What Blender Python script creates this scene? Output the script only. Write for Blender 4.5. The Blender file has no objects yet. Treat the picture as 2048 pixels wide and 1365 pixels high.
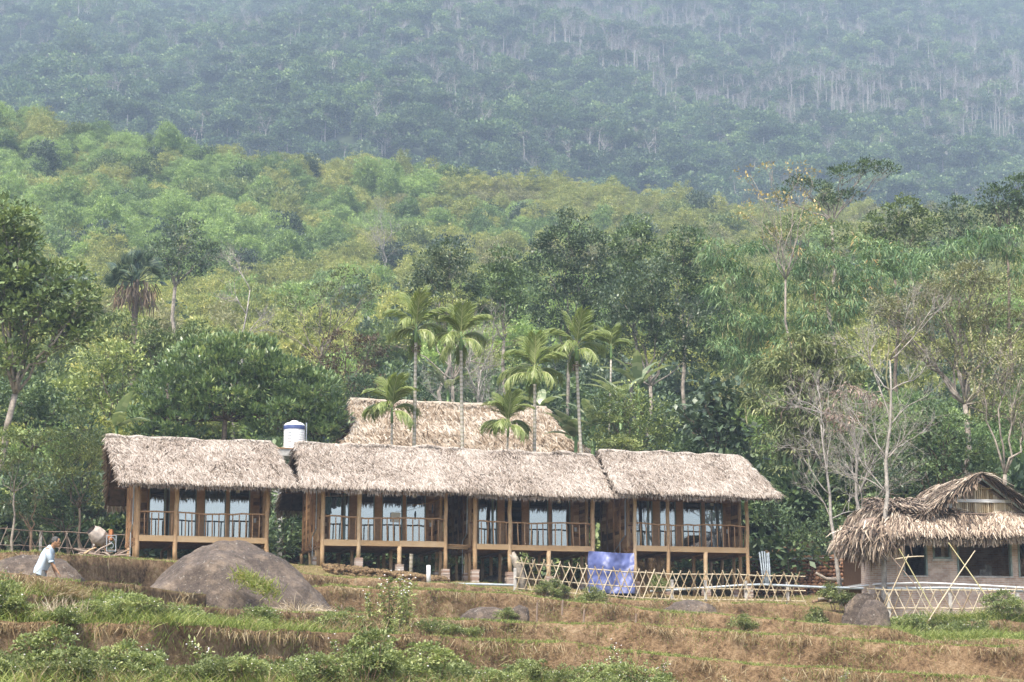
import bpy, math, random
import numpy as np
from mathutils import Vector, Matrix, Euler
rng = np.random.default_rng(7)
random.seed(7)
SC = bpy.context.scene
COL = SC.collection
UP = np.array([0., 0., 1.])

# ------------------------------------------------------------------ helpers
def link(o, parent=None):
    COL.objects.link(o)
    if parent is not None:
        o.parent = parent
    return o

def tag(o, label=None, cat=None, group=None, kind=None):
    if label: o['label'] = label
    if cat: o['category'] = cat
    if group: o['group'] = group
    if kind: o['kind'] = kind
    return o

def empty(name, loc=(0, 0, 0), rz=0.0, label=None, cat=None, group=None):
    o = bpy.data.objects.new(name, None)
    o.location = loc
    o.rotation_euler = (0, 0, rz)
    o.empty_display_size = 0.3
    link(o)
    return tag(o, label, cat, group)

def unit(a):
    a = np.asarray(a, float)
    return a / np.maximum(np.linalg.norm(a, axis=-1, keepdims=True), 1e-9)

class MB:
    """collects geometry for ONE mesh object"""
    def __init__(s):
        s.V = []; s.F = {3: [], 4: []}; s.T = {3: [], 4: []}; s.M = {3: [], 4: []}; s.n = 0
    def add(s, v, f, tint=0.5, mat=0):
        v = np.asarray(v, float).reshape(-1, 3); f = np.asarray(f, int)
        if len(f) == 0: return
        k = f.shape[1]
        s.V.append(v); s.F[k].append(f + s.n); s.n += len(v)
        s.T[k].append(np.broadcast_to(np.asarray(tint, float), (len(f),)).copy())
        s.M[k].append(np.full(len(f), mat, int))
    def mesh(s, name, mats, smooth=False):
        me = bpy.data.meshes.new(name)
        V = np.concatenate(s.V)
        loops, starts, tints, mi = [], [], [], []
        pos = 0
        for k in (3, 4):
            if s.F[k]:
                F = np.concatenate(s.F[k])
                loops.append(F.ravel()); starts.append(pos + np.arange(len(F)) * k); pos += F.size
                tints.append(np.concatenate(s.T[k])); mi.append(np.concatenate(s.M[k]))
        L = np.concatenate(loops); S = np.concatenate(starts); T = np.concatenate(tints); Mi = np.concatenate(mi)
        me.vertices.add(len(V)); me.vertices.foreach_set('co', V.astype(np.float32).ravel())
        me.loops.add(len(L)); me.loops.foreach_set('vertex_index', L.astype(np.int32))
        me.polygons.add(len(S)); me.polygons.foreach_set('loop_start', S.astype(np.int32))
        me.polygons.foreach_set('material_index', Mi.astype(np.int32))
        me.update(calc_edges=True)
        a = me.attributes.new('tint', 'FLOAT', 'FACE'); a.data.foreach_set('value', T.astype(np.float32))
        me.polygons.foreach_set('use_smooth', np.full(len(S), smooth, bool))
        for m in (mats if isinstance(mats, (list, tuple)) else [mats]):
            me.materials.append(m)
        return me
    def build(s, name, mats, parent=None, smooth=False, loc=None, label=None, cat=None, group=None, kind=None):
        o = bpy.data.objects.new(name, s.mesh(name, mats, smooth))
        if loc is not None: o.location = loc
        link(o, parent)
        return tag(o, label, cat, group, kind)
    # primitives
    def box(s, c, size, rz=0.0, rot=None, tint=0.5, mat=0):
        x, y, z = np.array(size) / 2.0
        v = np.array([[-x,-y,-z],[x,-y,-z],[x,y,-z],[-x,y,-z],[-x,-y,z],[x,-y,z],[x,y,z],[-x,y,z]])
        if rot is not None: v = v @ np.array(Euler(rot).to_matrix()).T
        if rz:
            c_, s_ = math.cos(rz), math.sin(rz)
            v = v @ np.array([[c_, s_, 0], [-s_, c_, 0], [0, 0, 1]])
        f = [[0,3,2,1],[4,5,6,7],[0,1,5,4],[1,2,6,5],[2,3,7,6],[3,0,4,7]]
        s.add(v + np.array(c), f, tint, mat)
    def span(s, x0, x1, y0, y1, z0, z1, tint=0.5, mat=0):
        s.box(((x0+x1)/2, (y0+y1)/2, (z0+z1)/2), (abs(x1-x0), abs(y1-y0), abs(z1-z0)), tint=tint, mat=mat)
    def tube(s, pts, r, seg=7, tint=0.5, mat=0, wob=0.0):
        P = np.asarray(pts, float); n = len(P)
        R = np.broadcast_to(np.asarray(r, float), (n,))
        T = np.gradient(P, axis=0); T = unit(T)
        ref = np.array([0, 0, 1.]) if abs(T[0][2]) < 0.9 else np.array([1., 0, 0])
        rings = []
        a = np.arange(seg) / seg * 2 * math.pi
        u = unit(np.cross(T[0], ref))
        for i in range(n):
            u = unit(u - T[i] * np.dot(u, T[i])); w = np.cross(T[i], u)
            rr = R[i] * (1 + (rng.random(seg) - .5) * wob)
            rings.append(P[i] + (np.cos(a) * rr)[:, None] * u + (np.sin(a) * rr)[:, None] * w)
        v = np.concatenate(rings + [P[:1], P[-1:]])
        j = np.arange(seg); k = (j + 1) % seg
        f = np.concatenate([np.stack([i*seg + j, i*seg + k, (i+1)*seg + k, (i+1)*seg + j], 1) for i in range(n-1)])
        c0 = np.full(seg, n*seg); c1 = c0 + 1
        s.add(v, f, tint, mat)
        base = s.n - len(v)
        f3 = np.concatenate([np.stack([c0, k, j], 1), np.stack([c1, (n-1)*seg + j, (n-1)*seg + k], 1)])
        s.F[3].append(f3 + base); s.T[3].append(np.full(len(f3), tint)); s.M[3].append(np.full(len(f3), mat, int))
    def cards(s, C, D, S_, L, W, tint=0.5, mat=0, droop=0.0, mid=0.45):
        n = len(C); L = np.broadcast_to(L, (n,))[:, None]; W = np.broadcast_to(W, (n,))[:, None]
        v = np.empty((n, 4, 3))
        v[:, 0] = C; v[:, 2] = C + D*L; v[:, 2, 2] -= (droop*L)[:, 0]
        m = C + D*L*mid
        v[:, 1] = m + S_*W*.5; v[:, 3] = m - S_*W*.5
        s.add(v.reshape(-1, 3), np.arange(4*n).reshape(n, 4), tint, mat)
    def blades(s, C, D, N, S_, L, W, tint=0.5, mat=0, curl=0.15):
        """two-segment tapering strips bending towards -N"""
        n = len(C); L = np.broadcast_to(L, (n,))[:, None]; W = np.broadcast_to(W, (n,))[:, None]
        v = np.empty((n, 6, 3))
        a = C; b = C + D*L*.55; c = C + D*L - N*L*curl
        v[:, 0] = a - S_*W*.5; v[:, 1] = a + S_*W*.5
        v[:, 2] = b + S_*W*.42; v[:, 3] = b - S_*W*.42
        v[:, 4] = c + S_*W*.12; v[:, 5] = c - S_*W*.12
        i = np.arange(n)[:, None]*6
        f = np.concatenate([i + [[0, 1, 2, 3]], i + [[3, 2, 4, 5]]])
        t = np.broadcast_to(tint, (n,))
        s.add(v.reshape(-1, 3), f, np.concatenate([t, t]), mat)
    def sphere(s, c, r, nu=12, nv=8, tint=.5, mat=0, fn=None):
        r = np.broadcast_to(np.asarray(r, float), (3,))
        th = np.linspace(0, math.pi, nv+1)[1:-1]; ph = np.arange(nu)/nu*2*math.pi
        g = np.array([[math.sin(t)*math.cos(p), math.sin(t)*math.sin(p), math.cos(t)] for t in th for p in ph])
        g = np.concatenate([g, [[0, 0, 1], [0, 0, -1]]])
        v = g*r
        if fn is not None: v = fn(g, v)
        j = np.arange(nu); k = (j+1) % nu; m = nv-1
        f = np.concatenate([np.stack([i*nu+j, (i+1)*nu+j, (i+1)*nu+k, i*nu+k], 1) for i in range(m-1)])
        s.add(v + np.array(c), f, tint, mat); base = s.n-len(v)
        f3 = np.concatenate([np.stack([np.full(nu, m*nu), j, k], 1), np.stack([np.full(nu, m*nu+1), (m-1)*nu+k, (m-1)*nu+j], 1)])
        s.F[3].append(f3+base); s.T[3].append(np.full(len(f3), tint)); s.M[3].append(np.full(len(f3), mat, int))

# vectorised value noise
def _hash(i, j, k, sd):
    x = (i*374761393 + j*668265263 + k*2147483647 + sd*1274126177) & 0xffffffff
    x = ((x ^ (x >> 13)) * 1274126177) & 0xffffffff
    return ((x ^ (x >> 16)) & 0xffff) / 65535.0
def vnoise(P, sd=0):
    P = np.asarray(P, float); I = np.floor(P).astype(np.int64); f = P - I; f = f*f*(3-2*f)
    r = 0
    for a in (0, 1):
        for b in (0, 1):
            for c in (0, 1):
                w = (f[..., 0] if a else 1-f[..., 0])*(f[..., 1] if b else 1-f[..., 1])*(f[..., 2] if c else 1-f[..., 2])
                r = r + w*_hash(I[..., 0]+a, I[..., 1]+b, I[..., 2]+c, sd)
    return r
def fbm(P, o=4, sd=0):
    P = np.asarray(P, float); r = 0; a = 1; t = 0
    for i in range(o):
        r = r + a*vnoise(P*2**i, sd+i); t += a; a *= .5
    return r/t - .5
def n2(x, y, sc, o=3, sd=0):
    x, y = np.broadcast_arrays(np.asarray(x, float), np.asarray(y, float))
    return fbm(np.stack([x*sc, y*sc, np.full(x.shape, .37)], -1), o, sd)
def sstep(a, b, x):
    t = np.clip((np.asarray(x, float)-a)/(b-a), 0, 1); return t*t*(3-2*t)

# ------------------------------------------------------------------ camera
F_PX = 3982.0
TH = math.atan((1400-682.5)/F_PX)
def ray(px, py):
    c, s = math.cos(TH), math.sin(TH)
    return np.array([px-1024.0, F_PX*c-(682.5-py)*s, F_PX*s+(682.5-py)*c])
def P(px, py, Y):          # a point seen in direction (px, py) standing Y metres away
    d = ray(px, py); return d*(Y/d[1])
def PXM(Y): return F_PX/Y  # photo pixels per metre at a distance
cam = bpy.data.cameras.new('camera'); cam.sensor_width = 36; cam.lens = F_PX/2048*36
cam.clip_start = 0.5; cam.clip_end = 6000
co = bpy.data.objects.new('camera', cam); COL.objects.link(co)
co.rotation_euler = (math.pi/2+TH, 0, 0); SC.camera = co

# ------------------------------------------------------------------ materials
def newmat(name):
    m = bpy.data.materials.new(name); m.use_nodes = True
    nt = m.node_tree; b = nt.nodes['Principled BSDF']; return m, nt, b
def ramp(nt, stops, interp='LINEAR'):
    r = nt.nodes.new('ShaderNodeValToRGB'); e = r.color_ramp.elements
    r.color_ramp.interpolation = interp
    e[0].position, e[0].color = stops[0][0], (*stops[0][1], 1)
    e[1].position, e[1].color = stops[-1][0], (*stops[-1][1], 1)
    for p, c in stops[1:-1]:
        x = e.new(p); x.color = (*c, 1)
    return r
def noise(nt, scale, detail=4, rough=.55, coord='Object', stretch=None):
    tc = nt.nodes.new('ShaderNodeTexCoord'); n = nt.nodes.new('ShaderNodeTexNoise')
    n.inputs['Scale'].default_value = scale; n.inputs['Detail'].default_value = detail; n.inputs['Roughness'].default_value = rough
    src = tc.outputs[coord]
    if stretch:
        mp = nt.nodes.new('ShaderNodeMapping'); mp.inputs['Scale'].default_value = stretch
        nt.links.new(src, mp.inputs[0]); src = mp.outputs[0]
    nt.links.new(src, n.inputs['Vector']); return n
def mathn(nt, op, a, b=None, c=None):
    m = nt.nodes.new('ShaderNodeMath'); m.operation = op
    for i, v in enumerate((a, b, c)):
        if v is None: continue
        if isinstance(v, (int, float)): m.inputs[i].default_value = v
        else: nt.links.new(v, m.inputs[i])
    return m.outputs[0]
def bump(nt, b, h, s=.3, d=.05):
    k = nt.nodes.new('ShaderNodeBump'); k.inputs['Strength'].default_value = s; k.inputs['Distance'].default_value = d
    nt.links.new(h, k.inputs['Height']); nt.links.new(k.outputs[0], b.inputs['Normal'])
def mixc(nt, f, a, b, mode='MIX'):
    m = nt.nodes.new('ShaderNodeMix'); m.data_type = 'RGBA'; m.blend_type = mode
    for i, v in ((0, f), (6, a), (7, b)):
        if isinstance(v, (int, float)): m.inputs[i].default_value = v
        elif isinstance(v, tuple): m.inputs[i].default_value = (*v, 1)
        else: nt.links.new(v, m.inputs[i])
    return m.outputs[2]
def tintmat(name, stops, rough=.6, spec=.3, trans=0.0, objvar=0.0, noise_amt=0.0, nscale=3.0, bmp=0.0, bscale=20, stretch=None, tcol=None):
    """colour from the per-face 'tint' attribute (each leaf / straw / plank its own)"""
    m, nt, b = newmat(name)
    at = nt.nodes.new('ShaderNodeAttribute'); at.attribute_name = 'tint'
    v = at.outputs['Fac']
    if objvar:
        oi = nt.nodes.new('ShaderNodeObjectInfo')
        v = mathn(nt, 'MULTIPLY_ADD', mathn(nt, 'SUBTRACT', oi.outputs['Random'], .5), objvar, v)
    if noise_amt:
        n = noise(nt, nscale, 4, .6, 'Object', stretch)
        v = mathn(nt, 'MULTIPLY_ADD', mathn(nt, 'SUBTRACT', n.outputs['Fac'], .5), noise_amt, v)
    r = ramp(nt, stops); nt.links.new(v, r.inputs[0])
    nt.links.new(r.outputs[0], b.inputs['Base Color'])
    b.inputs['Roughness'].default_value = rough; b.inputs['Specular IOR Level'].default_value = spec
    if bmp:
        n2_ = noise(nt, bscale, 5, .6, 'Object', stretch); bump(nt, b, n2_.outputs['Fac'], bmp, .03)
    if trans:
        t = nt.nodes.new('ShaderNodeBsdfTranslucent'); mx = nt.nodes.new('ShaderNodeMixShader')
        nt.links.new(mixc(nt, 1.0, r.outputs[0], tcol or (1.25, 1.3, .6), 'MULTIPLY'), t.inputs[0])
        mx.inputs[0].default_value = trans
        nt.links.new(b.outputs[0], mx.inputs[1]); nt.links.new(t.outputs[0], mx.inputs[2])
        nt.links.new(mx.outputs[0], nt.nodes['Material Output'].inputs[0])
    return m
def leafmat(name, dark, mid, light, trans=.2, rough=.5, spec=.35, objvar=.3):
    def ds(c):
        l = .3*c[0]+.6*c[1]+.1*c[2]; q = [l*.25+v*.75 for v in c]; return (min(.7, q[0]*1.24+.004), min(.7, q[1]*1.06+.004), min(.7, q[2]*1.06+.002))
    return tintmat(name, [(0, ds(dark)), (.55, ds(mid)), (1, ds(light))], rough, spec, trans, objvar, tcol=(1.2, 1.22, .75))
def plain(name, col, rough=.6, metal=0, var=.12, nscale=6, bmp=0.0):
    m, nt, b = newmat(name)
    n = noise(nt, nscale, 5, .6)
    r = ramp(nt, [(.3, tuple(c*(1-var*2) for c in col)), (.7, tuple(min(1, c*(1+var)) for c in col))])
    nt.links.new(n.outputs['Fac'], r.inputs[0]); nt.links.new(r.outputs[0], b.inputs['Base Color'])
    b.inputs['Roughness'].default_value = rough; b.inputs['Metallic'].default_value = metal
    if bmp: bump(nt, b, n.outputs['Fac'], bmp, .03)
    return m

M = {}
M['leaf_dark'] = leafmat('leaf_dark', (0.025, 0.073, 0.034), (0.076, 0.165, 0.060), (0.194, 0.351, 0.104))
M['leaf_grey'] = leafmat('leaf_grey', (0.025, 0.068, 0.035), (0.067, 0.142, 0.066), (0.184, 0.289, 0.147), rough=.4, spec=.5)
M['leaf_mid'] = leafmat('leaf_mid', (0.046, 0.106, 0.025), (0.139, 0.247, 0.050), (0.351, 0.493, 0.101))
M['leaf_olive'] = leafmat('leaf_olive', (0.042, 0.093, 0.024), (0.102, 0.204, 0.050), (0.226, 0.374, 0.098))
M['leaf_light'] = leafmat('leaf_light', (0.069, 0.127, 0.023), (0.196, 0.299, 0.052), (0.414, 0.517, 0.115))
M['leaf_sparse'] = leafmat('leaf_sparse', (0.086, 0.115, 0.043), (0.187, 0.245, 0.086), (0.374, 0.416, 0.172))
M['leaf_gloss'] = leafmat('leaf_gloss', (0.049, 0.126, 0.036), (0.140, 0.286, 0.069), (0.509, 0.724, 0.177), rough=.32, spec=.6)
M['leaf_brown'] = leafmat('leaf_brown', (.07, .05, .03), (.12, .10, .045), (.24, .17, .08))
M['leaf_dead'] = leafmat('leaf_dead', (0.122, 0.099, 0.068), (0.230, 0.189, 0.135), (0.367, 0.333, 0.254), trans=.1)
M['leaf_bamboo'] = tintmat('leaf_bamboo', [(0, (0.047, 0.109, 0.047)), (.5, (0.140, 0.234, 0.102)), (.8, (0.312, 0.421, 0.203)), (.93, (0.515, 0.374, 0.156)), (1, (0.780, 0.421, 0.187))], .45, .4, .25, .15)
M['hill_green'] = leafmat('hill_green', (0.083, 0.183, 0.047), (0.216, 0.405, 0.093), (0.407, 0.668, 0.156), trans=.35)
M['hill_deep'] = leafmat('hill_deep', (0.056, 0.135, 0.042), (0.139, 0.292, 0.074), (0.280, 0.473, 0.116), trans=.3)
M['hill_yellow'] = leafmat('hill_yellow', (0.126, 0.185, 0.037), (0.286, 0.402, 0.074), (0.539, 0.587, 0.135), trans=.35)
M['hill_olive'] = leafmat('hill_olive', (0.098, 0.123, 0.040), (0.238, 0.304, 0.110), (0.394, 0.437, 0.190), trans=.3)
M['far_green'] = leafmat('far_green', (0.036, 0.102, 0.034), (0.104, 0.251, 0.062), (0.297, 0.501, 0.126), objvar=.5)
M['far_deep'] = leafmat('far_deep', (0.028, 0.070, 0.030), (0.072, 0.168, 0.055), (0.169, 0.308, 0.092), objvar=.4)
M['far_grey'] = leafmat('far_grey', (.10, .10, .08), (.2, .19, .16), (.34, .32, .27), trans=.1, objvar=.4)
M['bark'] = plain('bark', (.16, .12, .085), .85, 0, .35, 5, .5)
M['bark_pale'] = plain('bark_pale', (.30, .26, .21), .8, 0, .35, 4, .5)
M['bark_red'] = plain('bark_red', (.30, .20, .13), .85, 0, .3, 6, .5)
M['bark_far'] = plain('bark_far', (.43, .40, .36), .85, 0, .2, .5)
M['leaf_yellow'] = leafmat('leaf_yellow', (.16, .17, .03), (.36, .34, .07), (.55, .48, .12))
M['leaf_light2'] = leafmat('leaf_light2', (.055, .10, .025), (.15, .23, .055), (.32, .40, .12))
M['bark_bare'] = plain('bark_bare', (.36, .33, .29), .85, 0, .3, 3, .4)
# ------------------------------------------------------------------ terrain
PSI = math.radians(16.0)
HA = P(275, 1068, 79.0); HU = np.array([math.cos(PSI), math.sin(PSI), 0]); HN = np.array([-HU[1], HU[0], 0])
FLOOR_Z = 6.42
def hutpt(s, v=0.0, z=FLOOR_Z):
    p = HA + HU*s + HN*v; return np.array([p[0], p[1], z])
def edge(nodes):
    A = np.array([P(*n) for n in nodes]); A = A[np.argsort(A[:, 0])]; return A
EDGES = {
 'E': edge([(-900,1370,29),(-200,1374,30),(0,1376,31),(640,1386,34),(1024,1390,36),(1400,1394,38),(1700,1397,39),(2045,1398,38),(2900,1400,37)]),
 'D': edge([(-900,1228,33),(-200,1232,34),(0,1240,35),(299,1249,37),(640,1262,43),(865,1271,46),(1104,1288,48),(1275,1305,48),(1400,1318,48),(1589,1332,47),(1759,1342,46),(2045,1359,45),(2900,1372,42)]),
 'C': edge([(-900,1170,36),(-200,1178,38),(0,1185,39),(232,1203,42),(455,1219,48),(640,1224,54),(821,1232,57),(1053,1246,59),(1207,1250,60),(1357,1255,59),(1466,1264,58),(1589,1270,57),(1725,1280,56),(1861,1287,55),(2045,1296,54),(2900,1302,50)]),
 'B': edge([(-900,1135,42),(-200,1140,43),(0,1147,44),(159,1163,46),(285,1170,50),(365,1184,56),(440,1192,61),(520,1188,65),(660,1170,67),(851,1182,68),(1002,1187,69),(1104,1199,70),(1241,1213,70),(1357,1226,70),(1589,1243,68),(1759,1253,67),(1810,1262,66.5),(1861,1278,66),(2045,1281,65),(2900,1283,60)]),
 'A': edge([(-900,1095,55),(-200,1100,60),(0,1104,62),(116,1106,63),(285,1119,69),(450,1132,73),(640,1151,77),(899,1168,78.5),(1036,1182,80),(1240,1196,80.5),(1357,1203,81),(1568,1206,81.5),(1640,1214,79.5),(1690,1231,75.5),(1783,1241,73.2),(2045,1242,72.4),(2900,1245,69)]),
}
def worldline(pts): return np.array(pts, float)
_h = [(-45, 76, 6.2), (-22, 77.5, 5.7)]
for s_, z_ in ((0, 5.45), (5, 5.42), (7.43, 5.36), (12.6, 4.80), (14, 4.80), (21, 4.42), (26.4, 4.28)):
    q = hutpt(s_, 0, z_); _h.append(tuple(q))
_h += [(13.5, 87, 4.4), (18, 87, 4.6), (45, 87, 5)]
EDGES['H'] = worldline(_h)
def hillz(x, y):
    x = np.asarray(x, float); y = np.asarray(y, float)
    t = np.clip((y-94)/326, 0, None)
    pxr = np.clip(x/np.maximum(y, 1)*F_PX+1024, -400, 2450)
    tanr = np.interp(pxr, [-400, 0, 250, 600, 1000, 1500, 2048, 2450], [.297, .283, .270, .255, .248, .2375, .229, .225])
    zr = tanr*420
    base = 7.3
    b = (zr-base-.17*326)/(326**2)
    z = base+.17*(y-94)+b*(y-94)**2
    over = np.clip(y-425, 0, None)
    z = np.where(y > 425, (base+.17*331+b*331**2) - .30*over, z)
    z = z + n2(x, y, 1/45., 3, 5)*10*np.clip((y-105)/120, 0, 1) + n2(x, y, 1/9., 2, 6)*.8*np.clip((y-94)/10, 0, 1)
    return z
def eY(k, x): return np.interp(x, EDGES[k][:, 0], EDGES[k][:, 1])
def eZ(k, x): return np.interp(x, EDGES[k][:, 0], EDGES[k][:, 2])
def wavY(k, x):
    i = 'EDCBA'.find(k)
    return 0.0 if i < 0 else n2(x, i*7.0, .35, 3, 20+i)*1.6
def wavZ(k, x):
    i = 'EDCBA'.find(k)
    return 0.0 if i < 0 else n2(x, i*5.0, .8, 3, 40+i)*.16
ORDER = ['E', 'D', 'C', 'B', 'A']
def sink(k, x):
    if k == 'B': return .55*(1-sstep(-9, -6, x)) + .04
    return .05
def gz(x, y):
    """ground height"""
    x = np.atleast_1d(np.asarray(x, float)); y = np.atleast_1d(np.asarray(y, float)); x, y = np.broadcast_arrays(x, y)
    z = np.full(x.shape, -1.6)
    Ys = {k: eY(k, x)+wavY(k, x) for k in ORDER}; Zs = {k: eZ(k, x)+wavZ(k, x) for k in ORDER}
    prev = np.full(x.shape, -1.6)
    z = -1.6 + (np.clip(y, 0, None)/np.maximum(Ys['E'], 1))*.9
    prev = z
    for k in ORDER:
        Y0 = Ys[k]; rw = .32+.1*np.sin(x*1.3)
        t = np.clip((y-(Y0-rw))/rw, 0, 1)
        back = Zs[k] - sink(k, x)*sstep(.25, .8, y-Y0)
        z = np.where(y > Y0-rw, prev*(1-t)+back*t, z)
        prev = back
    YH, ZH = eY('H', x), eZ('H', x)
    t = np.clip((y-Ys['A']-.8)/np.maximum(YH-Ys['A']-.8, .5), 0, 1)
    z = np.where(y > Ys['A']+.8, (Zs['A']-.05)*(1-t)+ZH*t, z)
    t2 = np.clip((y-YH)/np.maximum(93.0-YH, 1), 0, 1)
    z = np.where(y > YH, ZH*(1-t2)+(ZH+.35)*t2, z)
    t3 = np.clip((y-93.0)/1.0, 0, 1)
    z = np.where(y > 93, (ZH+.35)*(1-t3)+hillz(x, 94.0)*t3, z)
    z = np.where(y > 94, hillz(x, y), z)
    return z
def G(x, y): return float(gz(x, y)[0])

m, nt, b = newmat('earth')
tc = nt.nodes.new('ShaderNodeTexCoord')
n1 = noise(nt, .9, 6, .65); n3 = noise(nt, 7, 6, .7); n4 = noise(nt, 20, 6, .8)
r1 = ramp(nt, [(.39, (.055, .035, .021)), (.46, (.165, .107, .06)), (.53, (.28, .19, .108)), (.64, (.42, .32, .20))])
s_ = mathn(nt, 'ADD', mathn(nt, 'MULTIPLY', n1.outputs['Fac'], .35), mathn(nt, 'ADD', mathn(nt, 'MULTIPLY', n3.outputs['Fac'], .4), mathn(nt, 'MULTIPLY', n4.outputs['Fac'], .25)))
nt.links.new(s_, r1.inputs[0])
geo = nt.nodes.new('ShaderNodeNewGeometry'); sep = nt.nodes.new('ShaderNodeSeparateXYZ'); nt.links.new(geo.outputs['Normal'], sep.inputs[0])
flat = mathn(nt, 'SMOOTH_MIN', mathn(nt, 'MULTIPLY', sep.outputs['Z'], 1.0), 1.0, .1)
gr = ramp(nt, [(.35, (.16, .13, .05)), (.65, (.33, .27, .13))]); nt.links.new(n3.outputs['Fac'], gr.inputs[0])
fm = ramp(nt, [(.72, (0, 0, 0)), (.95, (.75, .75, .75))]); nt.links.new(sep.outputs['Z'], fm.inputs[0])
nt.links.new(mixc(nt, fm.outputs[0], r1.outputs[0], gr.outputs[0]), b.inputs['Base Color'])
b.inputs['Roughness'].default_value = .95; b.inputs['Specular IOR Level'].default_value = .1
bump(nt, b, s_, 1.0, .25)
M['earth'] = m
# the terraced ground: one sheet
xs = np.unique(np.concatenate([np.linspace(-70, -24, 24), np.arange(-24, 24.01, .13), np.linspace(24, 70, 24)]))
rows_Y = []
Ys = [eY(k, xs)+wavY(k, xs) for k in ORDER]
rows_Y += [np.full(len(xs), v) for v in (-60., -20., 0., 12., 20., 25.)]
last = np.full(len(xs), 25.)
for i, k in enumerate(ORDER):
    Y0 = Ys[i]; rw = .32+.1*np.sin(xs*1.3)
    for t in np.linspace(.12, 1, 9)[:-1]: rows_Y.append(last+(Y0-rw-last)*t)
    for t in np.linspace(0, 1, 8): rows_Y.append(Y0-rw+rw*t)
    for t in (.12, .3, .5, .8): rows_Y.append(Y0+t)
    last = Y0+.8
YH = eY('H', xs)
for t in np.linspace(.15, 1, 12): rows_Y.append(last+(YH-last)*t)
for t in np.linspace(.1, 1, 18): rows_Y.append(YH+(93.0-YH)*t)
for v in (93.2, 93.5, 93.8, 94.0, 94.6, 95.4): rows_Y.append(np.full(len(xs), v))
YY = np.array(rows_Y); XX = np.broadcast_to(xs, YY.shape).copy()
ZZ = gz(XX, YY)
det = fbm(np.stack([XX*2.2, YY*2.2, ZZ*2.2], -1), 4, 3)
det2 = fbm(np.stack([XX*.7, YY*.7, ZZ*.7], -1), 3, 9)
inr = (YY > 24) & (np.abs(XX) < 26)
YY2 = YY + np.where(inr, det*.5+det2*.35, 0); ZZ2 = ZZ + np.where(inr, det*.22, 0)
def grid_mesh(mb, X, Y, Z, tint=.5):
    r, c = X.shape; V = np.stack([X, Y, Z], -1).reshape(-1, 3)
    i = np.arange(r*c).reshape(r, c)
    f = np.stack([i[:-1, :-1], i[:-1, 1:], i[1:, 1:], i[1:, :-1]], -1).reshape(-1, 4)
    mb.add(V, f, tint)
mb = MB(); grid_mesh(mb, XX, YY2, ZZ2); mb.build('ground', M['earth'], smooth=True, kind='structure')

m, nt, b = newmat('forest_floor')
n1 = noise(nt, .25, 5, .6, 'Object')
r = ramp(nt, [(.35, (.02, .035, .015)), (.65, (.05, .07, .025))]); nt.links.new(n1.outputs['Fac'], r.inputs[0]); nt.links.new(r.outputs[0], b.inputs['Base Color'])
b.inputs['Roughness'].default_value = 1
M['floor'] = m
ax = np.linspace(-190, 190, 150); ay = np.concatenate([np.linspace(95.0, 200, 60), np.linspace(203, 560, 90)])
X, Y = np.meshgrid(ax, ay); Z = hillz(X, Y); Z[0] -= .4
mb = MB(); grid_mesh(mb, X, Y, Z); mb.build('hillside', M['floor'], smooth=True, kind='structure')
def mtz(x, y):
    x = np.asarray(x, float); y = np.asarray(y, float)
    y0 = 515+np.clip(x+60, 0, None)**1.0*.55+np.clip(-x-100, 0, None)*.1
    z = 84+(.485+.085*sstep(-50, 320, x))*(y-y0)+n2(x, y, 1/170., 3, 61)*70*np.clip((y-500)/250, 0, 1)+n2(x+y*.4, y*.35, 1/55., 3, 63)*26+n2(x, y, 1/30., 2, 62)*8
    return z
ax = np.linspace(-650, 650, 170); ay = np.linspace(470, 2000, 190)
X, Y = np.meshgrid(ax, ay); Z = mtz(X, Y)
mb = MB(); grid_mesh(mb, X, Y, Z); mb.build('mountain', M['floor'], smooth=True, kind='structure')
# ------------------------------------------------------------------ plants
def rnd_dirs(n, g=rng):
    v = g.normal(size=(n, 3)); return unit(v)
def leaves(mb, C, out, L, lw=.45, droop=.2, spread=.7, upb=.15, tint=None, mat=0, jag=.35):
    n = len(C)
    D = unit(out*.8 + rnd_dirs(n)*spread + UP*(upb-droop))
    S_ = unit(np.cross(D, unit(UP + rnd_dirs(n)*.55)))
    ll = L*(1-jag+2*jag*rng.random(n))
    mb.cards(C, D, S_, ll, ll*lw, rng.random(n) if tint is None else tint, mat, droop*.3)
def crown(mb, lobes, leaf=.2, lw=.45, droop=.2, clump=.5, dens=1.0, per=30, hollow=.55, squash=.8, spread=.7, rough=.25, cut=-1.0, upb=.15):
    """lobes (x,y,z,rx,ry,rz): leaf clumps over each lobe, leaves over each clump; returns clump centres per lobe"""
    out = []
    for li, (x, y, z, rx, ry, rz) in enumerate(lobes):
        c = np.array([x, y, z]); R = np.array([rx, ry, rz])
        area = 4*math.pi*((rx*ry)**1.6/3+(rx*rz)**1.6/3+(ry*rz)**1.6/3)**(1/1.6)
        K = max(5, int(area/(clump*clump*2.2)*dens))
        d = rnd_dirs(K)
        d = d[d[:, 2] > cut]; K = len(d)
        rr = hollow+(1-hollow)*rng.random(K)**.6
        rr = rr*(1+rough*2*fbm(d*2.2+li*3.1+c*.1, 2, 77+li))
        cc = c + d*R*rr[:, None]
        cr = clump*(.6+.8*rng.random(K))
        ct = rng.random(K)
        m = per
        dd = rnd_dirs(K*m); dd[:, 2] = np.where(dd[:, 2] < -.2, -dd[:, 2], dd[:, 2])
        base = np.repeat(cc, m, 0); rad = np.repeat(cr, m)
        pos = base + dd*rad[:, None]*np.array([1, 1, squash])*(.45+.55*rng.random(K*m))[:, None]
        o = unit(dd*.8+np.repeat(d, m, 0)*.5)
        t = np.clip(.55*np.repeat(ct, m)+.45*rng.random(K*m), 0, 1)
        leaves(mb, pos, o, leaf, lw, droop, spread, upb, t)
        out.append((c, cc))
    return out
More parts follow.
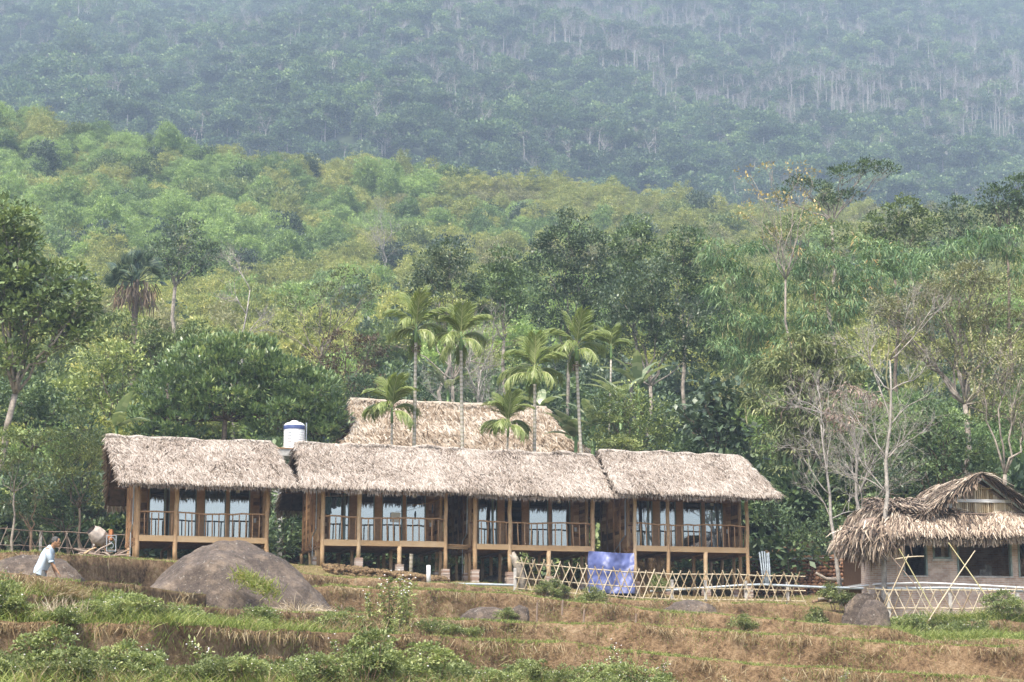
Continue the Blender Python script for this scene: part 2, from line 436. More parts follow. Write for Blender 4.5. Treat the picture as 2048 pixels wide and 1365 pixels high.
def limb(mb, a, b, r0, r1, wob=.12, n=6, sag=0.0, seg=6, tint=.5):
    a = np.array(a, float); b = np.array(b, float); t = np.linspace(0, 1, n)[:, None]
    L = np.linalg.norm(b-a)
    p = a+(b-a)*t; j = rng.normal(size=(n, 3))*wob*L*.25; j[0] = 0; j[-1] = 0
    p = p+j; p[:, 2] += (np.sin(t[:, 0]*math.pi))*sag*L
    mb.tube(p, np.linspace(r0, r1, n), seg, tint, wob=.15); return p
def woody(mb, base, fork, lobes, subs, r0, twigs=9, pale=0, seg=7):
    base = np.array(base, float); fork = np.array(fork, float)
    r0 = r0*.8; p = limb(mb, base-[0, 0, .3], fork, r0, r0*.6, .06, 7, seg=seg+1)
    for (c, cc) in subs:
        q = fork+(c-fork)*.15
        limb(mb, fork, c, r0*.36, r0*.10, .16, 7, .05, seg)
        if len(cc):
            for k in rng.choice(len(cc), min(twigs, len(cc)), replace=False):
                st = fork+(c-fork)*(.45+.55*rng.random())
                limb(mb, st, cc[k], r0*.13, r0*.035, .2, 5, .04, 4)
KIND = dict(
 broad=dict(leaf=.24, lw=.5, droop=.15, clump=.5, per=26),
 fine=dict(leaf=.17, lw=.45, droop=.15, clump=.45, per=34),
 gloss=dict(leaf=.23, lw=.42, droop=-.1, clump=.42, per=30, upb=.35),
 droopy=dict(leaf=.30, lw=.26, droop=.75, clump=.5, per=34, squash=.6),
 sparse=dict(leaf=.18, lw=.35, droop=.35, clump=.42, per=16, dens=.75, hollow=.3),
 thin=dict(leaf=.2, lw=.4, droop=.1, clump=.4, per=12, dens=.55, hollow=.3),
 big=dict(leaf=.42, lw=.62, droop=.45, clump=.6, per=13),
 bamboo=dict(leaf=.42, lw=.13, droop=.85, clump=.6, per=42, squash=.8, spread=.75),
 feather=dict(leaf=.2, lw=.3, droop=.25, clump=.5, per=40, squash=.35, dens=.8),
)
def near_tree(name, label, cat, Y, bpx, lobes, kind='broad', mat='leaf_mid', bark='bark', r0=.16, fork=.55, twigs=9, group=None, kw=None, fpx=None, dyr=.8):
    k = PXM(Y)
    base = P(bpx, 1000, Y); bz = G(base[0], base[1]); base[2] = bz
    LB = []
    for l in lobes:
        px, py, rx, rz = l[:4]; dy = l[4] if len(l) > 4 else 0
        c = P(px, py, Y+dy); LB.append((c[0]-base[0], c[1]-base[1], c[2]-base[2], rx/k, rx/k*dyr, rz/k))
    cen = np.mean([l[:3] for l in LB], axis=0)
    low = min(l[2]-l[5]*.6 for l in LB)
    fk = np.array([cen[0]*fork*.8, cen[1]*.4, max(1.0, low*fork*1.6 if low > 0 else 1.5)])
    if fpx: q = P(fpx[0], fpx[1], Y); fk = q-base
    root = empty(name, base, 0, label, cat, group)
    o = dict(KIND[kind]); o.update(kw or {})
    c = MB(); subs = crown(c, LB, **o)
    w = MB(); woody(w, (0, 0, 0), fk, LB, subs, r0, twigs)
    w.build('trunk', M[bark], root, smooth=True); c.build('crown', M[mat], root)
    return root
def bare_branches(mb, start, dirv, L, r, depth, spread=.55, seg=5, upb=.25, tips=None):
    n = 4; p = [np.array(start, float)]; d = unit(np.array(dirv, float))
    for i in range(n):
        d = unit(d+rng.normal(size=3)*.14+UP*.03); p.append(p[-1]+d*L/n)
    mb.tube(p, np.linspace(r, r*.6, n+1), seg, .5, wob=.1)
    if depth == 0:
        if tips is not None: tips.append(p[-1])
        return
    for i in range(rng.integers(2, 4)):
        q = p[rng.integers(2, n+1)]
        nd = unit(d+rng.normal(size=3)*spread+UP*upb*.5)
        bare_branches(mb, q, nd, L*(.55+.25*rng.random()), r*.55, depth-1, spread, 4, upb, tips)
    bare_branches(mb, p[-1], unit(d+rng.normal(size=3)*.2), L*.7, r*.58, depth-1, spread, 4, upb, tips)

# geometry-nodes scatter for masses nobody could count
def scatter(name, pts, idx, rotz, scl, meshes, label=None):
    col = bpy.data.collections.new(name+'_sources')
    for me in meshes:
        col.objects.link(bpy.data.objects.new('source', me))
    me = bpy.data.meshes.new(name); n = len(pts)
    me.vertices.add(n); me.vertices.foreach_set('co', np.asarray(pts, np.float32).ravel())
    a = me.attributes.new('idx', 'INT', 'POINT'); a.data.foreach_set('value', np.asarray(idx, np.int32))
    a = me.attributes.new('rot', 'FLOAT_VECTOR', 'POINT')
    rr = np.zeros((n, 3), np.float32); rr[:, 2] = rotz; a.data.foreach_set('vector', rr.ravel())
    a = me.attributes.new('scl', 'FLOAT_VECTOR', 'POINT'); a.data.foreach_set('vector', np.asarray(scl, np.float32).ravel())
    o = bpy.data.objects.new(name, me); link(o); tag(o, label, None, None, 'stuff')
    ng = bpy.data.node_groups.new(name, 'GeometryNodeTree')
    ng.interface.new_socket('Geometry', in_out='INPUT', socket_type='NodeSocketGeometry')
    ng.interface.new_socket('Geometry', in_out='OUTPUT', socket_type='NodeSocketGeometry')
    N = ng.nodes; gi = N.new('NodeGroupInput'); go = N.new('NodeGroupOutput')
    ci = N.new('GeometryNodeCollectionInfo'); ci.inputs['Collection'].default_value = col
    ci.inputs['Separate Children'].default_value = True; ci.inputs['Reset Children'].default_value = True
    ip = N.new('GeometryNodeInstanceOnPoints'); ip.inputs['Pick Instance'].default_value = True
    def named(nm, t):
        x = N.new('GeometryNodeInputNamedAttribute'); x.data_type = t; x.inputs['Name'].default_value = nm
        return [q for q in x.outputs if q.enabled and q.name == 'Attribute'][0]
    er = N.new('FunctionNodeEulerToRotation')
    L = ng.links
    L.new(gi.outputs[0], ip.inputs['Points']); L.new(ci.outputs[0], ip.inputs['Instance'])
    L.new(named('idx', 'INT'), ip.inputs['Instance Index'])
    L.new(named('rot', 'FLOAT_VECTOR'), er.inputs[0]); L.new(er.outputs[0], ip.inputs['Rotation'])
    L.new(named('scl', 'FLOAT_VECTOR'), ip.inputs['Scale'])
    L.new(ip.outputs[0], go.inputs[0])
    md = o.modifiers.new('scatter', 'NODES'); md.node_group = ng
    return o

# --- source meshes for the hillside
def hill_mesh(name, mat, bam=True, wide=1.0, hgt=1.0, bark='bark_far'):
    c = MB()
    lobes = []
    nl = rng.integers(5, 8)
    for i in range(nl):
        a = rng.random()*6.28; r = (0 if i == 0 else 1.0+rng.random()*1.3)*wide
        z = (4.6 if i == 0 else 2.2+rng.random()*2.2)*hgt
        lobes.append((r*math.cos(a), r*math.sin(a), z, 1.5*wide*(.7+.5*rng.random()), 1.5*wide*(.7+.5*rng.random()), (1.5+.7*rng.random())*hgt))
    lobes.append((0, 0, 1.3, 2.4*wide, 2.4*wide, 1.5))
    if bam: crown(c, lobes, leaf=.34, lw=.3, droop=.3, clump=.46, per=20, dens=1.35, squash=.7, spread=.8, rough=.35, cut=-.5)
    else: crown(c, lobes, leaf=.38, lw=.5, droop=.1, clump=.6, per=16, dens=1.1, rough=.3, cut=-.5)
    c.tube([(0, 0, -.5), (0, 0, 2.5), (.2, 0, 4.5)], [.14, .1, .04], 5, mat=1)
    return c.mesh(name, [M[mat], M[bark]])
HILLM = {}
for kk, mt, bm in (('green', 'hill_green', 1), ('deep', 'hill_deep', 1), ('yellow', 'hill_yellow', 1), ('olive', 'hill_olive', 1)):
    HILLM[kk] = [hill_mesh('bamboo_clump', mt, True, .9+.25*rng.random(), .95+.25*rng.random()) for i in range(3)]
HILLT = {}
for kk, mt in (('green', 'leaf_mid'), ('deep', 'leaf_dark'), ('grey', 'leaf_grey')):
    HILLT[kk] = [hill_mesh('hill_tree', mt, False, 1.0+.3*rng.random(), 1.0+.3*rng.random()) for i in range(2)]
# --- far mountain trees
def far_mesh(kind):
    c = MB()
    if kind in (0, 1, 2, 3):
        H = 11+3*rng.random(); mt = 'far_green' if kind in (0, 2) else 'far_deep'
        lobes = [(rng.normal()*1.6, rng.normal()*1.6, H*.62+rng.normal()*1.2, 2.8+rng.random(), 2.8+rng.random(), 1.9+rng.random()) for i in range(5)]
        if kind == 3: lobes = [(x*1.4, y*1.4, H*.8+z*.1, rx*1.1, ry*1.1, .9) for x, y, z, rx, ry, rz in lobes]
        lobes.append((0, 0, 3.5, 3.6, 3.6, 3.6))
        crown(c, lobes, leaf=1.0, lw=.6, droop=.1, clump=1.25, per=12, dens=1.0, rough=.35, cut=-.6)
        c.tube([(0, 0, -2), (0, 0, H*.7)], [.25, .15], 5, mat=1)
        return c.mesh('forest_tree', [M[mt], M['bark_far']])
    w = MB()
    H = 13+4*rng.random()
    if kind in (4, 5):      # pale bare tree
        tp = []
        w.tube([(0, 0, -2), (rng.normal()*.3, 0, H*.4), (rng.normal()*.6, 0, H*.7)], [.24, .2, .15], 5, mat=1)
        for i in range(6): bare_branches(w, (0, 0, H*(.45+.06*i)), (rng.normal(), rng.normal(), 1.5), 3.2, .11, 1, .6, 4, .3, tp)
        for k in (1,): pass
        for q in list(w.M[3])+list(w.M[4]): q[:] = 1
        if tp:
            C = np.repeat(np.array(tp), 22, 0)+rng.normal(size=(len(tp)*22, 3))*.8
            leaves(w, C, rnd_dirs(len(C)), .5, .25, 0, .8, .3)
    else:                    # tall pale pole with a small top
        w.tube([(0, 0, -2), (rng.normal()*.4, 0, H*.6), (rng.normal()*.8, 0, H)], [.22, .18, .08], 5, mat=1)
        crown(w, [(0, 0, H, 2.2, 2.2, 1.2)], leaf=.6, lw=.3, clump=.9, per=9, dens=.55)
    return w.mesh('forest_tree', [M['far_grey'], M['bark_far']])
FARM = [far_mesh(k) for k in (0, 1, 2, 3, 0, 1, 4, 5, 6, 6)]
# mountain forest
def jitter_grid(x0, x1, y0, y1, s):
    gx, gy = np.meshgrid(np.arange(x0, x1, s), np.arange(y0, y1, s))
    return gx.ravel()+(rng.random(gx.size)-.5)*s*.95, gy.ravel()+(rng.random(gx.size)-.5)*s*.95
gx, gy = jitter_grid(-560, 560, 520, 1720, 7.6)
k = (np.abs(gx) < .335*gy+20); gx, gy = gx[k], gy[k]
gzv = mtz(gx, gy)
tanv = gzv/gy
k = (tanv > .19) & (tanv < .385); gx, gy, gzv, tanv = gx[k], gy[k], gzv[k], tanv[k]
pxv = gx/gy*F_PX+1024; pyv = 1400-tanv*F_PX
# bare pale woods run in bands over the upper right of the slope
m1 = np.exp(-((pyv-(60+.10*(pxv-1000)))/95)**2)*sstep(650, 900, pxv)
m2 = np.exp(-((pyv-(190+.05*(pxv-1500)))/55)**2)*sstep(1300, 1500, pxv)*.8
m3 = .08*np.ones_like(pxv)+.12*sstep(250, 0, pyv)
pb = np.clip((m1+m2)*1.1*sstep(-.12, .12, n2(gx, gy, 1/60., 2, 71))+m3, 0, .7)
bare = rng.random(len(gx)) < pb
idx = np.where(bare, rng.integers(6, 10, len(gx)), rng.integers(0, 6, len(gx)))
s = .6+.75*rng.random(len(gx))**1.6+.35*(rng.random(len(gx)) < .08); s = np.where(bare, .75+.45*rng.random(len(gx)), s)
scl = np.stack([s*(.9+.3*rng.random(len(gx))), s*(.9+.3*rng.random(len(gx))), s], 1)
scatter('mountain_forest', np.stack([gx, gy, gzv], 1), idx, rng.random(len(gx))*6.28, scl, FARM, 'hazy dark forest with pale trunks covering the mountain slope')
# hillside: the nearest clumps and trees as individuals, the rest as one mass
gx, gy = jitter_grid(-165, 165, 103, 440, 5.0)
k = (np.abs(gx) < .33*gy+10); gx, gy = gx[k], gy[k]
o = np.argsort(gy); gx, gy = gx[o], gy[o]
gzv = gz(gx, gy); pxv = gx/gy*F_PX+1024; pyv = 1400-(gzv+5)/gy*F_PX
cn = n2(gx, gy, 1/20., 2, 81)*1.7+rng.normal(size=len(gx))*.10; cn2 = n2(gx, gy, 1/16., 2, 82)*2+rng.normal(size=len(gx))*.10
yel = cn + .30*sstep(500, 900, pxv)*sstep(200, 260, gy) + .22*sstep(1150, 1250, pxv) - .05
nb, ntre = 0, 0
SP, SI, SR, SS = [], [], [], []
src = sum([HILLM[q] for q in ('green', 'deep', 'yellow', 'olive')], []) + sum([HILLT[q] for q in ('green', 'deep', 'grey')], [])
WH = {'green': 'green', 'deep': 'deep green', 'yellow': 'yellow-green', 'olive': 'straw-tinged olive', 'grey': 'grey-green'}
for x, y, z, px, py, a, a2 in zip(gx, gy, gzv, pxv, pyv, yel, cn2):
    tree = rng.random() < (.62 if y < 165 else .10)
    if tree: q = ['green', 'deep', 'grey'][int(rng.choice(3, p=[.4, .3, .3]))]; me = HILLT[q][rng.integers(2)]
    else:
        q = 'olive' if a > .38 and a2 > 0 else 'yellow' if a > .07 else 'deep' if a2 < -.2 else 'green'
        me = HILLM[q][rng.integers(3)]
    if 830 < px < 1440 and y < 150:
        q = 'deep' if rng.random() < .6 else 'grey'; tree = True; me = HILLT[q][rng.integers(2)]
    elif px >= 1440 and y < 128: q = 'deep' if rng.random() < .7 else 'green'; tree = False; me = HILLM[q][rng.integers(3)]
    s = (.68+.65*rng.random())*(1.0 if y > 165 else .85)
    if y < 118: s *= .8
    rz = rng.random()*6.28; sx, sy, sz = s*(.9+.25*rng.random()), s*(.9+.25*rng.random()), s*(.85+.35*rng.random())
    side = 'left' if px < 680 else 'middle' if px < 1360 else 'right'
    if -50 < px < 2100 and ((tree and ntre < 170) or (not tree and nb < 290)):
        nm = 'hill_tree' if tree else 'bamboo_clump'
        ob = bpy.data.objects.new(nm, me); COL.objects.link(ob)
        ob.location = (x, y, z-.2); ob.rotation_euler = (0, 0, rz); ob.scale = (sx, sy, sz)
        if tree:
            ntre += 1; tag(ob, f'{WH[q]} bushy tree low on the {side} hillside behind the roofs', 'tree', f'{WH[q]} bushy trees on the {side} lower hillside')
        else:
            nb += 1; tag(ob, f'{WH[q]} feathery bamboo clump on the {side} hillside', 'bamboo', f'{WH[q]} bamboo clumps on the {side} lower hillside')
    else:
        SP.append((x, y, z-.2)); SI.append([id(t) for t in src].index(id(me))); SR.append(rz); SS.append((sx, sy, sz))
scatter('bamboo_forest', SP, SI, SR, SS, src, 'dense green and yellow bamboo forest covering the upper hillside')
# undergrowth at the foot of the hill
gx, gy = jitter_grid(-40, 40, 92.5, 128, 2.1)
gzv = gz(gx, gy); n = len(gx)
def bush_mesh(mat, leaf=.26, lw=.5):
    c = MB(); crown(c, [(rng.normal()*.5, rng.normal()*.5, .8+rng.random()*.6, .9, .9, .8) for i in range(4)], leaf=leaf, lw=lw, droop=.2, clump=.42, per=14, dens=1.0, cut=-.6)
    return c.mesh('bush', M[mat])
UG = [bush_mesh('leaf_dark'), bush_mesh('leaf_mid'), bush_mesh('leaf_grey', .34, .5), bush_mesh('leaf_dark', .5, .3)]
uw = 1/(1+0*gx)
scatter('undergrowth', np.stack([gx, gy, gzv-.1], 1), rng.integers(0, 4, n), rng.random(n)*6.28, np.repeat((.8+.8*rng.random(n))[:, None], 3, 1), UG, 'dark leafy undergrowth at the foot of the hillside')
# ------------------------------------------------------------------ building materials
M['thatch'] = tintmat('thatch', [(0, (0.064, 0.048, 0.034)), (.2, (0.194, 0.153, 0.117)), (.5, (0.333, 0.279, 0.230)), (.85, (0.446, 0.393, 0.338)), (1, (0.537, 0.488, 0.428))], .8, .15, .12, 0, .55, .7, tcol=(0.813, 0.669, 0.451))
M['thatch_tan'] = tintmat('thatch_tan', [(0, (0.071, 0.048, 0.028)), (.2, (0.208, 0.151, 0.100)), (.55, (0.343, 0.271, 0.195)), (.85, (0.455, 0.391, 0.311)), (1, (0.543, 0.487, 0.415))], .8, .15, .12, 0, .35, .9, tcol=(0.798, 0.678, 0.479))
M['thatch_old'] = tintmat('thatch_old', [(0, (0.044, 0.033, 0.027)), (.3, (0.139, 0.104, 0.080)), (.6, (0.280, 0.214, 0.159)), (.9, (0.458, 0.376, 0.286)), (1, (0.610, 0.532, 0.426))], .8, .15, .1, 0, .5, .8, tcol=(0.900, 0.900, 0.797))
M['thatch_under'] = plain('thatch_under', (.10, .065, .04), .95, 0, .3, 5, .5)
def wood(name, d, mch, l, st=(1, 1, 1), ns=9):
    return tintmat(name, [(0, d), (.5, mch), (1, l)], .65, .25, 0, 0, .7, ns, .25, 25, st)
M['wood'] = wood('wood', (0.126, 0.068, 0.035), (0.326, 0.193, 0.101), (0.503, 0.346, 0.202), (0.855, 0.900, 0.900))
M['wood_log'] = wood('wood_log', (0.175, 0.105, 0.053), (0.410, 0.273, 0.149), (0.560, 0.437, 0.276), (0.855, 0.900, 0.662))
M['wood_grey'] = wood('wood_grey', (0.096, 0.068, 0.048), (0.216, 0.160, 0.120), (0.320, 0.264, 0.216))
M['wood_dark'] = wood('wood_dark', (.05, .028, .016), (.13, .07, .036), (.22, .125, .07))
M['fascia'] = wood('fascia', (0.243, 0.148, 0.074), (0.405, 0.277, 0.148), (0.486, 0.370, 0.233), (0.486, 0.900, 0.900), 5)
M['bamboo_cane'] = tintmat('bamboo_cane', [(0, (0.234, 0.172, 0.094)), (.5, (0.429, 0.351, 0.226)), (1, (0.562, 0.491, 0.359))], .5, .35, 0, 0, .4, 6)
M['bamboo_green'] = tintmat('bamboo_green', [(0, (0.160, 0.152, 0.064)), (.5, (0.288, 0.264, 0.128)), (1, (0.400, 0.344, 0.192))], .5, .35, 0, 0, .4, 3)
M['concrete'] = plain('concrete', (0.440, 0.424, 0.392), .85, 0, .2, 6)
M['paint_white'] = plain('paint_white', (0.637, 0.646, 0.646), .4, 0, .05)
M['pvc'] = plain('pvc', (0.375, 0.427, 0.458), .4, 0, .1, 3)
M['steel'] = plain('steel', (.42, .47, .50), .45, .3, .15, 5)
M['dark'] = plain('dark', (.02, .02, .02), .9, 0, .1)
M['frame_green'] = plain('frame_green', (.20, .26, .24), .7, 0, .15)
m, nt, b = newmat('brick')
bt = nt.nodes.new('ShaderNodeTexBrick'); tc = nt.nodes.new('ShaderNodeTexCoord'); mp = nt.nodes.new('ShaderNodeMapping')
mp.inputs['Rotation'].default_value = (math.pi/2, 0, 0)
sx = nt.nodes.new('ShaderNodeSeparateXYZ'); cx = nt.nodes.new('ShaderNodeCombineXYZ'); nt.links.new(tc.outputs['Object'], sx.inputs[0])
nt.links.new(mathn(nt, 'ADD', sx.outputs['X'], sx.outputs['Y']), cx.inputs[0]); nt.links.new(sx.outputs['Z'], cx.inputs[1]); nt.links.new(cx.outputs[0], bt.inputs['Vector'])
bt.inputs['Scale'].default_value = 1; bt.inputs['Brick Width'].default_value = .24; bt.inputs['Row Height'].default_value = .075; bt.inputs['Mortar Size'].default_value = .012
bt.inputs['Color1'].default_value = (.42, .29, .23, 1); bt.inputs['Color2'].default_value = (.52, .42, .35, 1); bt.inputs['Mortar'].default_value = (.50, .46, .41, 1)
nn = noise(nt, 2.5, 5, .65); rr = ramp(nt, [(.35, (.62, .58, .55)), (.65, (1.1, 1.08, 1.05))]); nt.links.new(nn.outputs['Fac'], rr.inputs[0])
nt.links.new(mixc(nt, .9, bt.outputs[0], rr.outputs[0], 'MULTIPLY'), b.inputs['Base Color']); b.inputs['Roughness'].default_value = .9
bump(nt, b, bt.outputs['Fac'], -.5, .02)
M['brick'] = m
m, nt, b = newmat('glass_pane')
gl = nt.nodes.new('ShaderNodeBsdfGlossy'); gl.inputs['Color'].default_value = (.80, .88, .98, 1); gl.inputs['Roughness'].default_value = .015
nn = noise(nt, 1.2, 2, .4); bp = nt.nodes.new('ShaderNodeBump'); bp.inputs['Strength'].default_value = .03; bp.inputs['Distance'].default_value = .05
nt.links.new(nn.outputs['Fac'], bp.inputs['Height']); nt.links.new(bp.outputs[0], gl.inputs['Normal'])
tr = nt.nodes.new('ShaderNodeBsdfTransparent'); tr.inputs[0].default_value = (.62, .72, .74, 1); mx = nt.nodes.new('ShaderNodeMixShader'); mx.inputs[0].default_value = .48
nt.links.new(tr.outputs[0], mx.inputs[1]); nt.links.new(gl.outputs[0], mx.inputs[2]); nt.links.new(mx.outputs[0], nt.nodes['Material Output'].inputs[0])
M['glass'] = m
M['curtain'] = plain('curtain', (.45, .53, .62), .9, 0, .1, 3)

def thatch_face(mb, A, B, C, D, n, blen=.5, bw=.055, courses=9, spread=.4, lift=.14, sag=.06, edge=True, mat=0, tlo=0.0, sd=0, fringe=1.0):
    """A,B top-left/right, C,D bottom-right/left: straw blades laid in courses down the slope"""
    A, B, C, D = [np.array(q, float) for q in (A, B, C, D)]
    sl_ = np.linalg.norm((C+D)/2-(A+B)/2)
    dn = unit((C+D)/2-(A+B)/2); al = unit((B+C)/2-(A+D)/2); N = unit(np.cross(al, dn)); N = N if N[2] > 0 else -N
    def pos(u, v):
        u = u[:, None]; v = v[:, None]
        p = (A*(1-u)+B*u)*(1-v)+(D*(1-u)+C*u)*v
        return p
    u = rng.random(n)*1.0; kk = rng.integers(0, courses+1, n)
    v = np.clip((kk+rng.normal(size=n)*.17)/courses, -.02, 1.0)*(1-blen*.35/sl_)
    p = pos(u, v)
    nz = fbm(p*.55+sd, 3, 4); nz2 = fbm(p*1.6+sd, 2, 8)
    p = p+N*(.03+np.abs(nz)*sag*4+(v*courses % 1)*-.02+rng.random(n)*.04)[:, None]
    swirl = nz2*1.6
    D_ = unit(dn+al*(rng.normal(size=n)*spread+swirl*.5)[:, None]+N*(lift*(.2+rng.random(n)))[:, None])
    S_ = unit(np.cross(D_, N)+rnd_dirs(n)*.35)
    L = blen*(.55+.75*rng.random(n))
    t = np.clip(tlo+rng.random(n)**.8+nz*.7, 0, 1)
    mb.blades(p, D_, np.broadcast_to(N, (n, 3)), S_, L, bw*(.6+.7*rng.random(n)), t, mat)
    if fringe:
        k = int(np.linalg.norm(C-D)*85*fringe)
        u = rng.random(k); p = pos(u, np.ones(k)*.985); wv = fbm(p*.9+5, 2, 3)
        D_ = unit(dn*.8+al*(rng.normal(size=k)*.35)[:, None]-UP*(.35+.5*rng.random(k))[:, None])
        mb.blades(p-N*(.12*rng.random(k))[:, None], D_, np.broadcast_to(N, (k, 3)), unit(np.cross(D_, N)+rnd_dirs(k)*.3), blen*(.35+.5*rng.random(k)+wv*.5), bw, np.clip(.15+rng.random(k)*.85, 0, 1), mat)
    if edge:
        for a, d, sg in ((A, D, -1), (B, C, 1)):
            k = int(np.linalg.norm(d-a)*75); q = rng.random(k)
            p = a+(d-a)*q[:, None]-al*sg*.12
            D_ = unit(al*sg*(.4+.5*rng.random(k))[:, None]+dn*.7+rng.normal(size=(k, 3))*.22-UP*.1)
            mb.blades(p-N*(.1*rng.random(k))[:, None]+N*.04, D_, np.broadcast_to(N, (k, 3)), unit(np.cross(D_, N)+rnd_dirs(k)*.4), blen*(.4+.4*rng.random(k)), bw, np.clip(rng.random(k)*.8, 0, 1), mat)
def slab(mb, A, B, C, D, th, mat=0):
    Q = np.array([A, B, C, D], float); n = unit(np.cross(Q[1]-Q[0], Q[3]-Q[0])); n = n if n[2] > 0 else -n
    v = np.concatenate([Q, Q-n*th])
    mb.add(v, [[0,1,2,3],[7,6,5,4],[0,4,5,1],[1,5,6,2],[2,6,7,3],[3,7,4,0]], .3, mat)

W_ = 5.15; DEP = 4.4
def stilt_hut(s, label, ridge, eave, piers=True, base_y=0, open_panel=None, n=9000, zoff=0, curtains=(), yb=5.7, roof_dy=0, roof_dz=0):
    o = hutpt(s, 0, FLOOR_Z+zoff); root = empty('stilt_hut', o, PSI, label, 'hut', 'thatched stilt huts in a row')
    def gl(x, y):     # ground height under a local point
        w = o + HU*x + HN*y; return G(w[0], w[1])-o[2]
    # roof
    mb = MB(); yf, zf, yr, zr = -.9+roof_dy, 2.06+roof_dz, 2.3+roof_dy, 4.12+roof_dz; zb = 1.75
    RL, RR = (ridge[0], yr, zr), (ridge[1], yr, zr); EL, ER = (eave[0], yf, zf), (eave[1], yf, zf)
    BL, BR = (eave[0]+.1, yb, zb), (eave[1]-.1, yb, zb)
    slab(mb, RL, RR, ER, EL, .13, 1); slab(mb, RL, RR, BR, BL, .13, 1)
    thatch_face(mb, RL, RR, ER, EL, int(n*1.9), .38, .034, 12, .45, .09, sd=s)
    dn_ = np.array([0, .22, -.17]); thatch_face(mb, np.array(RR)+dn_, np.array(RL)+dn_, BL, BR, n//4, .5, .07, 8, sd=s+3)
    # ridge cap: a thick roll of straw
    uu_ = np.linspace(0, 1, 40); rp = np.array(RL)+(np.array(RR)-np.array(RL))*uu_[:, None]+UP*(.03+.03*np.sin(uu_*17)[:, None]+fbm(np.stack([uu_*8+s, uu_*0, uu_*0], 1), 3, 2)[:, None]*.15); mb.tube(rp, .10+.015*np.sin(uu_*40+s), 8, .85, 0, wob=.15)
    k = 900; u = rng.random(k); p = np.array(RL)+(np.array(RR)-np.array(RL))*u[:, None]+UP*(.05+.04*np.sin(u*17)[:, None]+fbm(np.stack([u*8+s, u*0, u*0], 1), 3, 2)[:, None]*.2)
    D_ = unit(rng.normal(size=(k, 3))*[.9, .8, .12]+UP*-.12); N = np.broadcast_to(UP, (k, 3))
    mb.blades(p+UP*.03, D_, N, unit(np.cross(D_, N)), .30*(.6+.6*rng.random(k)), .04, .65+.35*rng.random(k), 0, .25)
    mb.build('roof', [M['thatch'], M['thatch_under']], root)
    # rafters and purlins under the eaves
    mb = MB()
    for x in np.arange(ridge[0]+.35, ridge[1], .75): mb.tube([(x, yf+.1, zf-.2), (x, yr, zr-.2)], .035, 5, .3); mb.tube([(x, yb-.1, zb-.2), (x, yr, zr-.2)], .035, 5, .3)
    for y, z in ((.0, 2.42), (-.6, 2.06), (DEP, 2.3)): mb.tube([(eave[0]+.25, y, z), (eave[1]-.25, y, z)], .05, 6, .4)
    mb.build('rafter_frame', M['wood_dark'], root)
    # floor
    mb = MB(); mb.span(-.05, W_+.05, .03, DEP, -.06, 0, .4); 
    for y in np.arange(.6, DEP, .62): mb.span(-.1, W_+.1, y-.04, y+.04, -.2, -.062, .3)
    for x in (0, 1.5, 3.2, W_): mb.tube([(x, .1, -.27), (x, DEP+.2, -.27)], .07, 7, .3)
    for x in np.arange(.1, W_, .2): mb.span(x-.095, x+.09, .05, DEP-.05, -.075, -.063, rng.random()*.6)
    mb.build('floor', M['wood'], root)
    mb = MB()
    for a, b_ in ((.02, 1.44), (1.56, 3.2), (3.204, W_-.02)): mb.span(a, b_, -.06, .027, -.23+rng.normal()*.008, .0+rng.normal()*.006, .3+.5*rng.random())
    mb.build('fascia_board', M['fascia'], root)
    # posts
    for x in (0, 1.5, W_):
        g = gl(x, 0); top = 2.36; bz = g+(.5 if piers and not (x == 0 and base_y) else .0)
        mb = MB(); zz = np.linspace(bz-.05, top, 8); mb.tube([(x+rng.normal()*.012, rng.normal()*.012, z) for z in zz], .085+rng.random()*.012, 8, .3+.5*rng.random(), wob=.12)
        mb.build('post', M['wood_log'], root, smooth=True)
        if piers and not (x == 0 and base_y): pier(root, x, 0, g, .5)
    g = gl(3.2, 0); mb = MB(); mb.tube([(3.2, 0.0, z) for z in np.linspace(g+(.45 if piers else 0)-.05, -.232, 5)], .095, 8, .7, wob=.12); mb.build('post', M['wood_log'], root, smooth=True)
    if piers: pier(root, 3.2, 0, g, .45)
    for x in (.0, 1.5, 3.2, W_):
        for y in (1.4, 2.9, DEP):
            if y == 2.9 and x in (1.5, 3.2) and rng.random() < .3: continue
            g = gl(x, y); mb = MB(); xx = x+rng.normal()*.05
            mb.tube([(xx, y, z) for z in np.linspace(g-.1, -.3, 4)], .075, 7, .2+.4*rng.random(), wob=.12); mb.build('post', M['wood_log'], root, smooth=True)
            if piers and y == 1.4 and x in (0, W_): pier(root, x, y, g, .4)
    for y in (.85,):   # corner posts where the side walls start
        for x in (0, W_): mb = MB(); mb.tube([(x, y, z) for z in np.linspace(gl(x, y)-.1, 2.5, 6)], .08, 7, .3, wob=.1); mb.build('post', M['wood_log'], root, smooth=True)
    # railing
    mb = MB(); xs_ = np.linspace(.02, W_-.02, 16)
    mb.tube([(x, -.01, .93+rng.normal()*.012+.03*math.sin(x*1.6+s)) for x in xs_], .036, 6, .55, wob=.2)
    for x in (.0, W_): mb.tube([(x, .05, .93), (x, .85, .93)], .034, 6, .4)
    rl = mb.build('railing', M['wood'], root, smooth=True)
    bx = [x for x in np.arange(.27, W_-.1, .268) if abs(x-1.5) > .1]
    for x in bx:
        mb = MB(); t = rng.random()*.8; dx = rng.normal()*.012; mb.tube([(x, -.03, .0-.06), (x+dx, -.02, .45), (x+dx*1.5, -.01, .9)], .026, 5, .25+t*.6, wob=.2); mb.build('baluster', M['wood'], rl, smooth=True)
    for x in (0, W_):
        for y in (.3, .58): mb = MB(); mb.tube([(x, y, 0), (x, y, .9)], .024, 5, .4); mb.build('baluster', M['wood'], rl, smooth=True)
    # front wall: timber uprights with four glazed panels
    yw = 1.7; mb = MB()
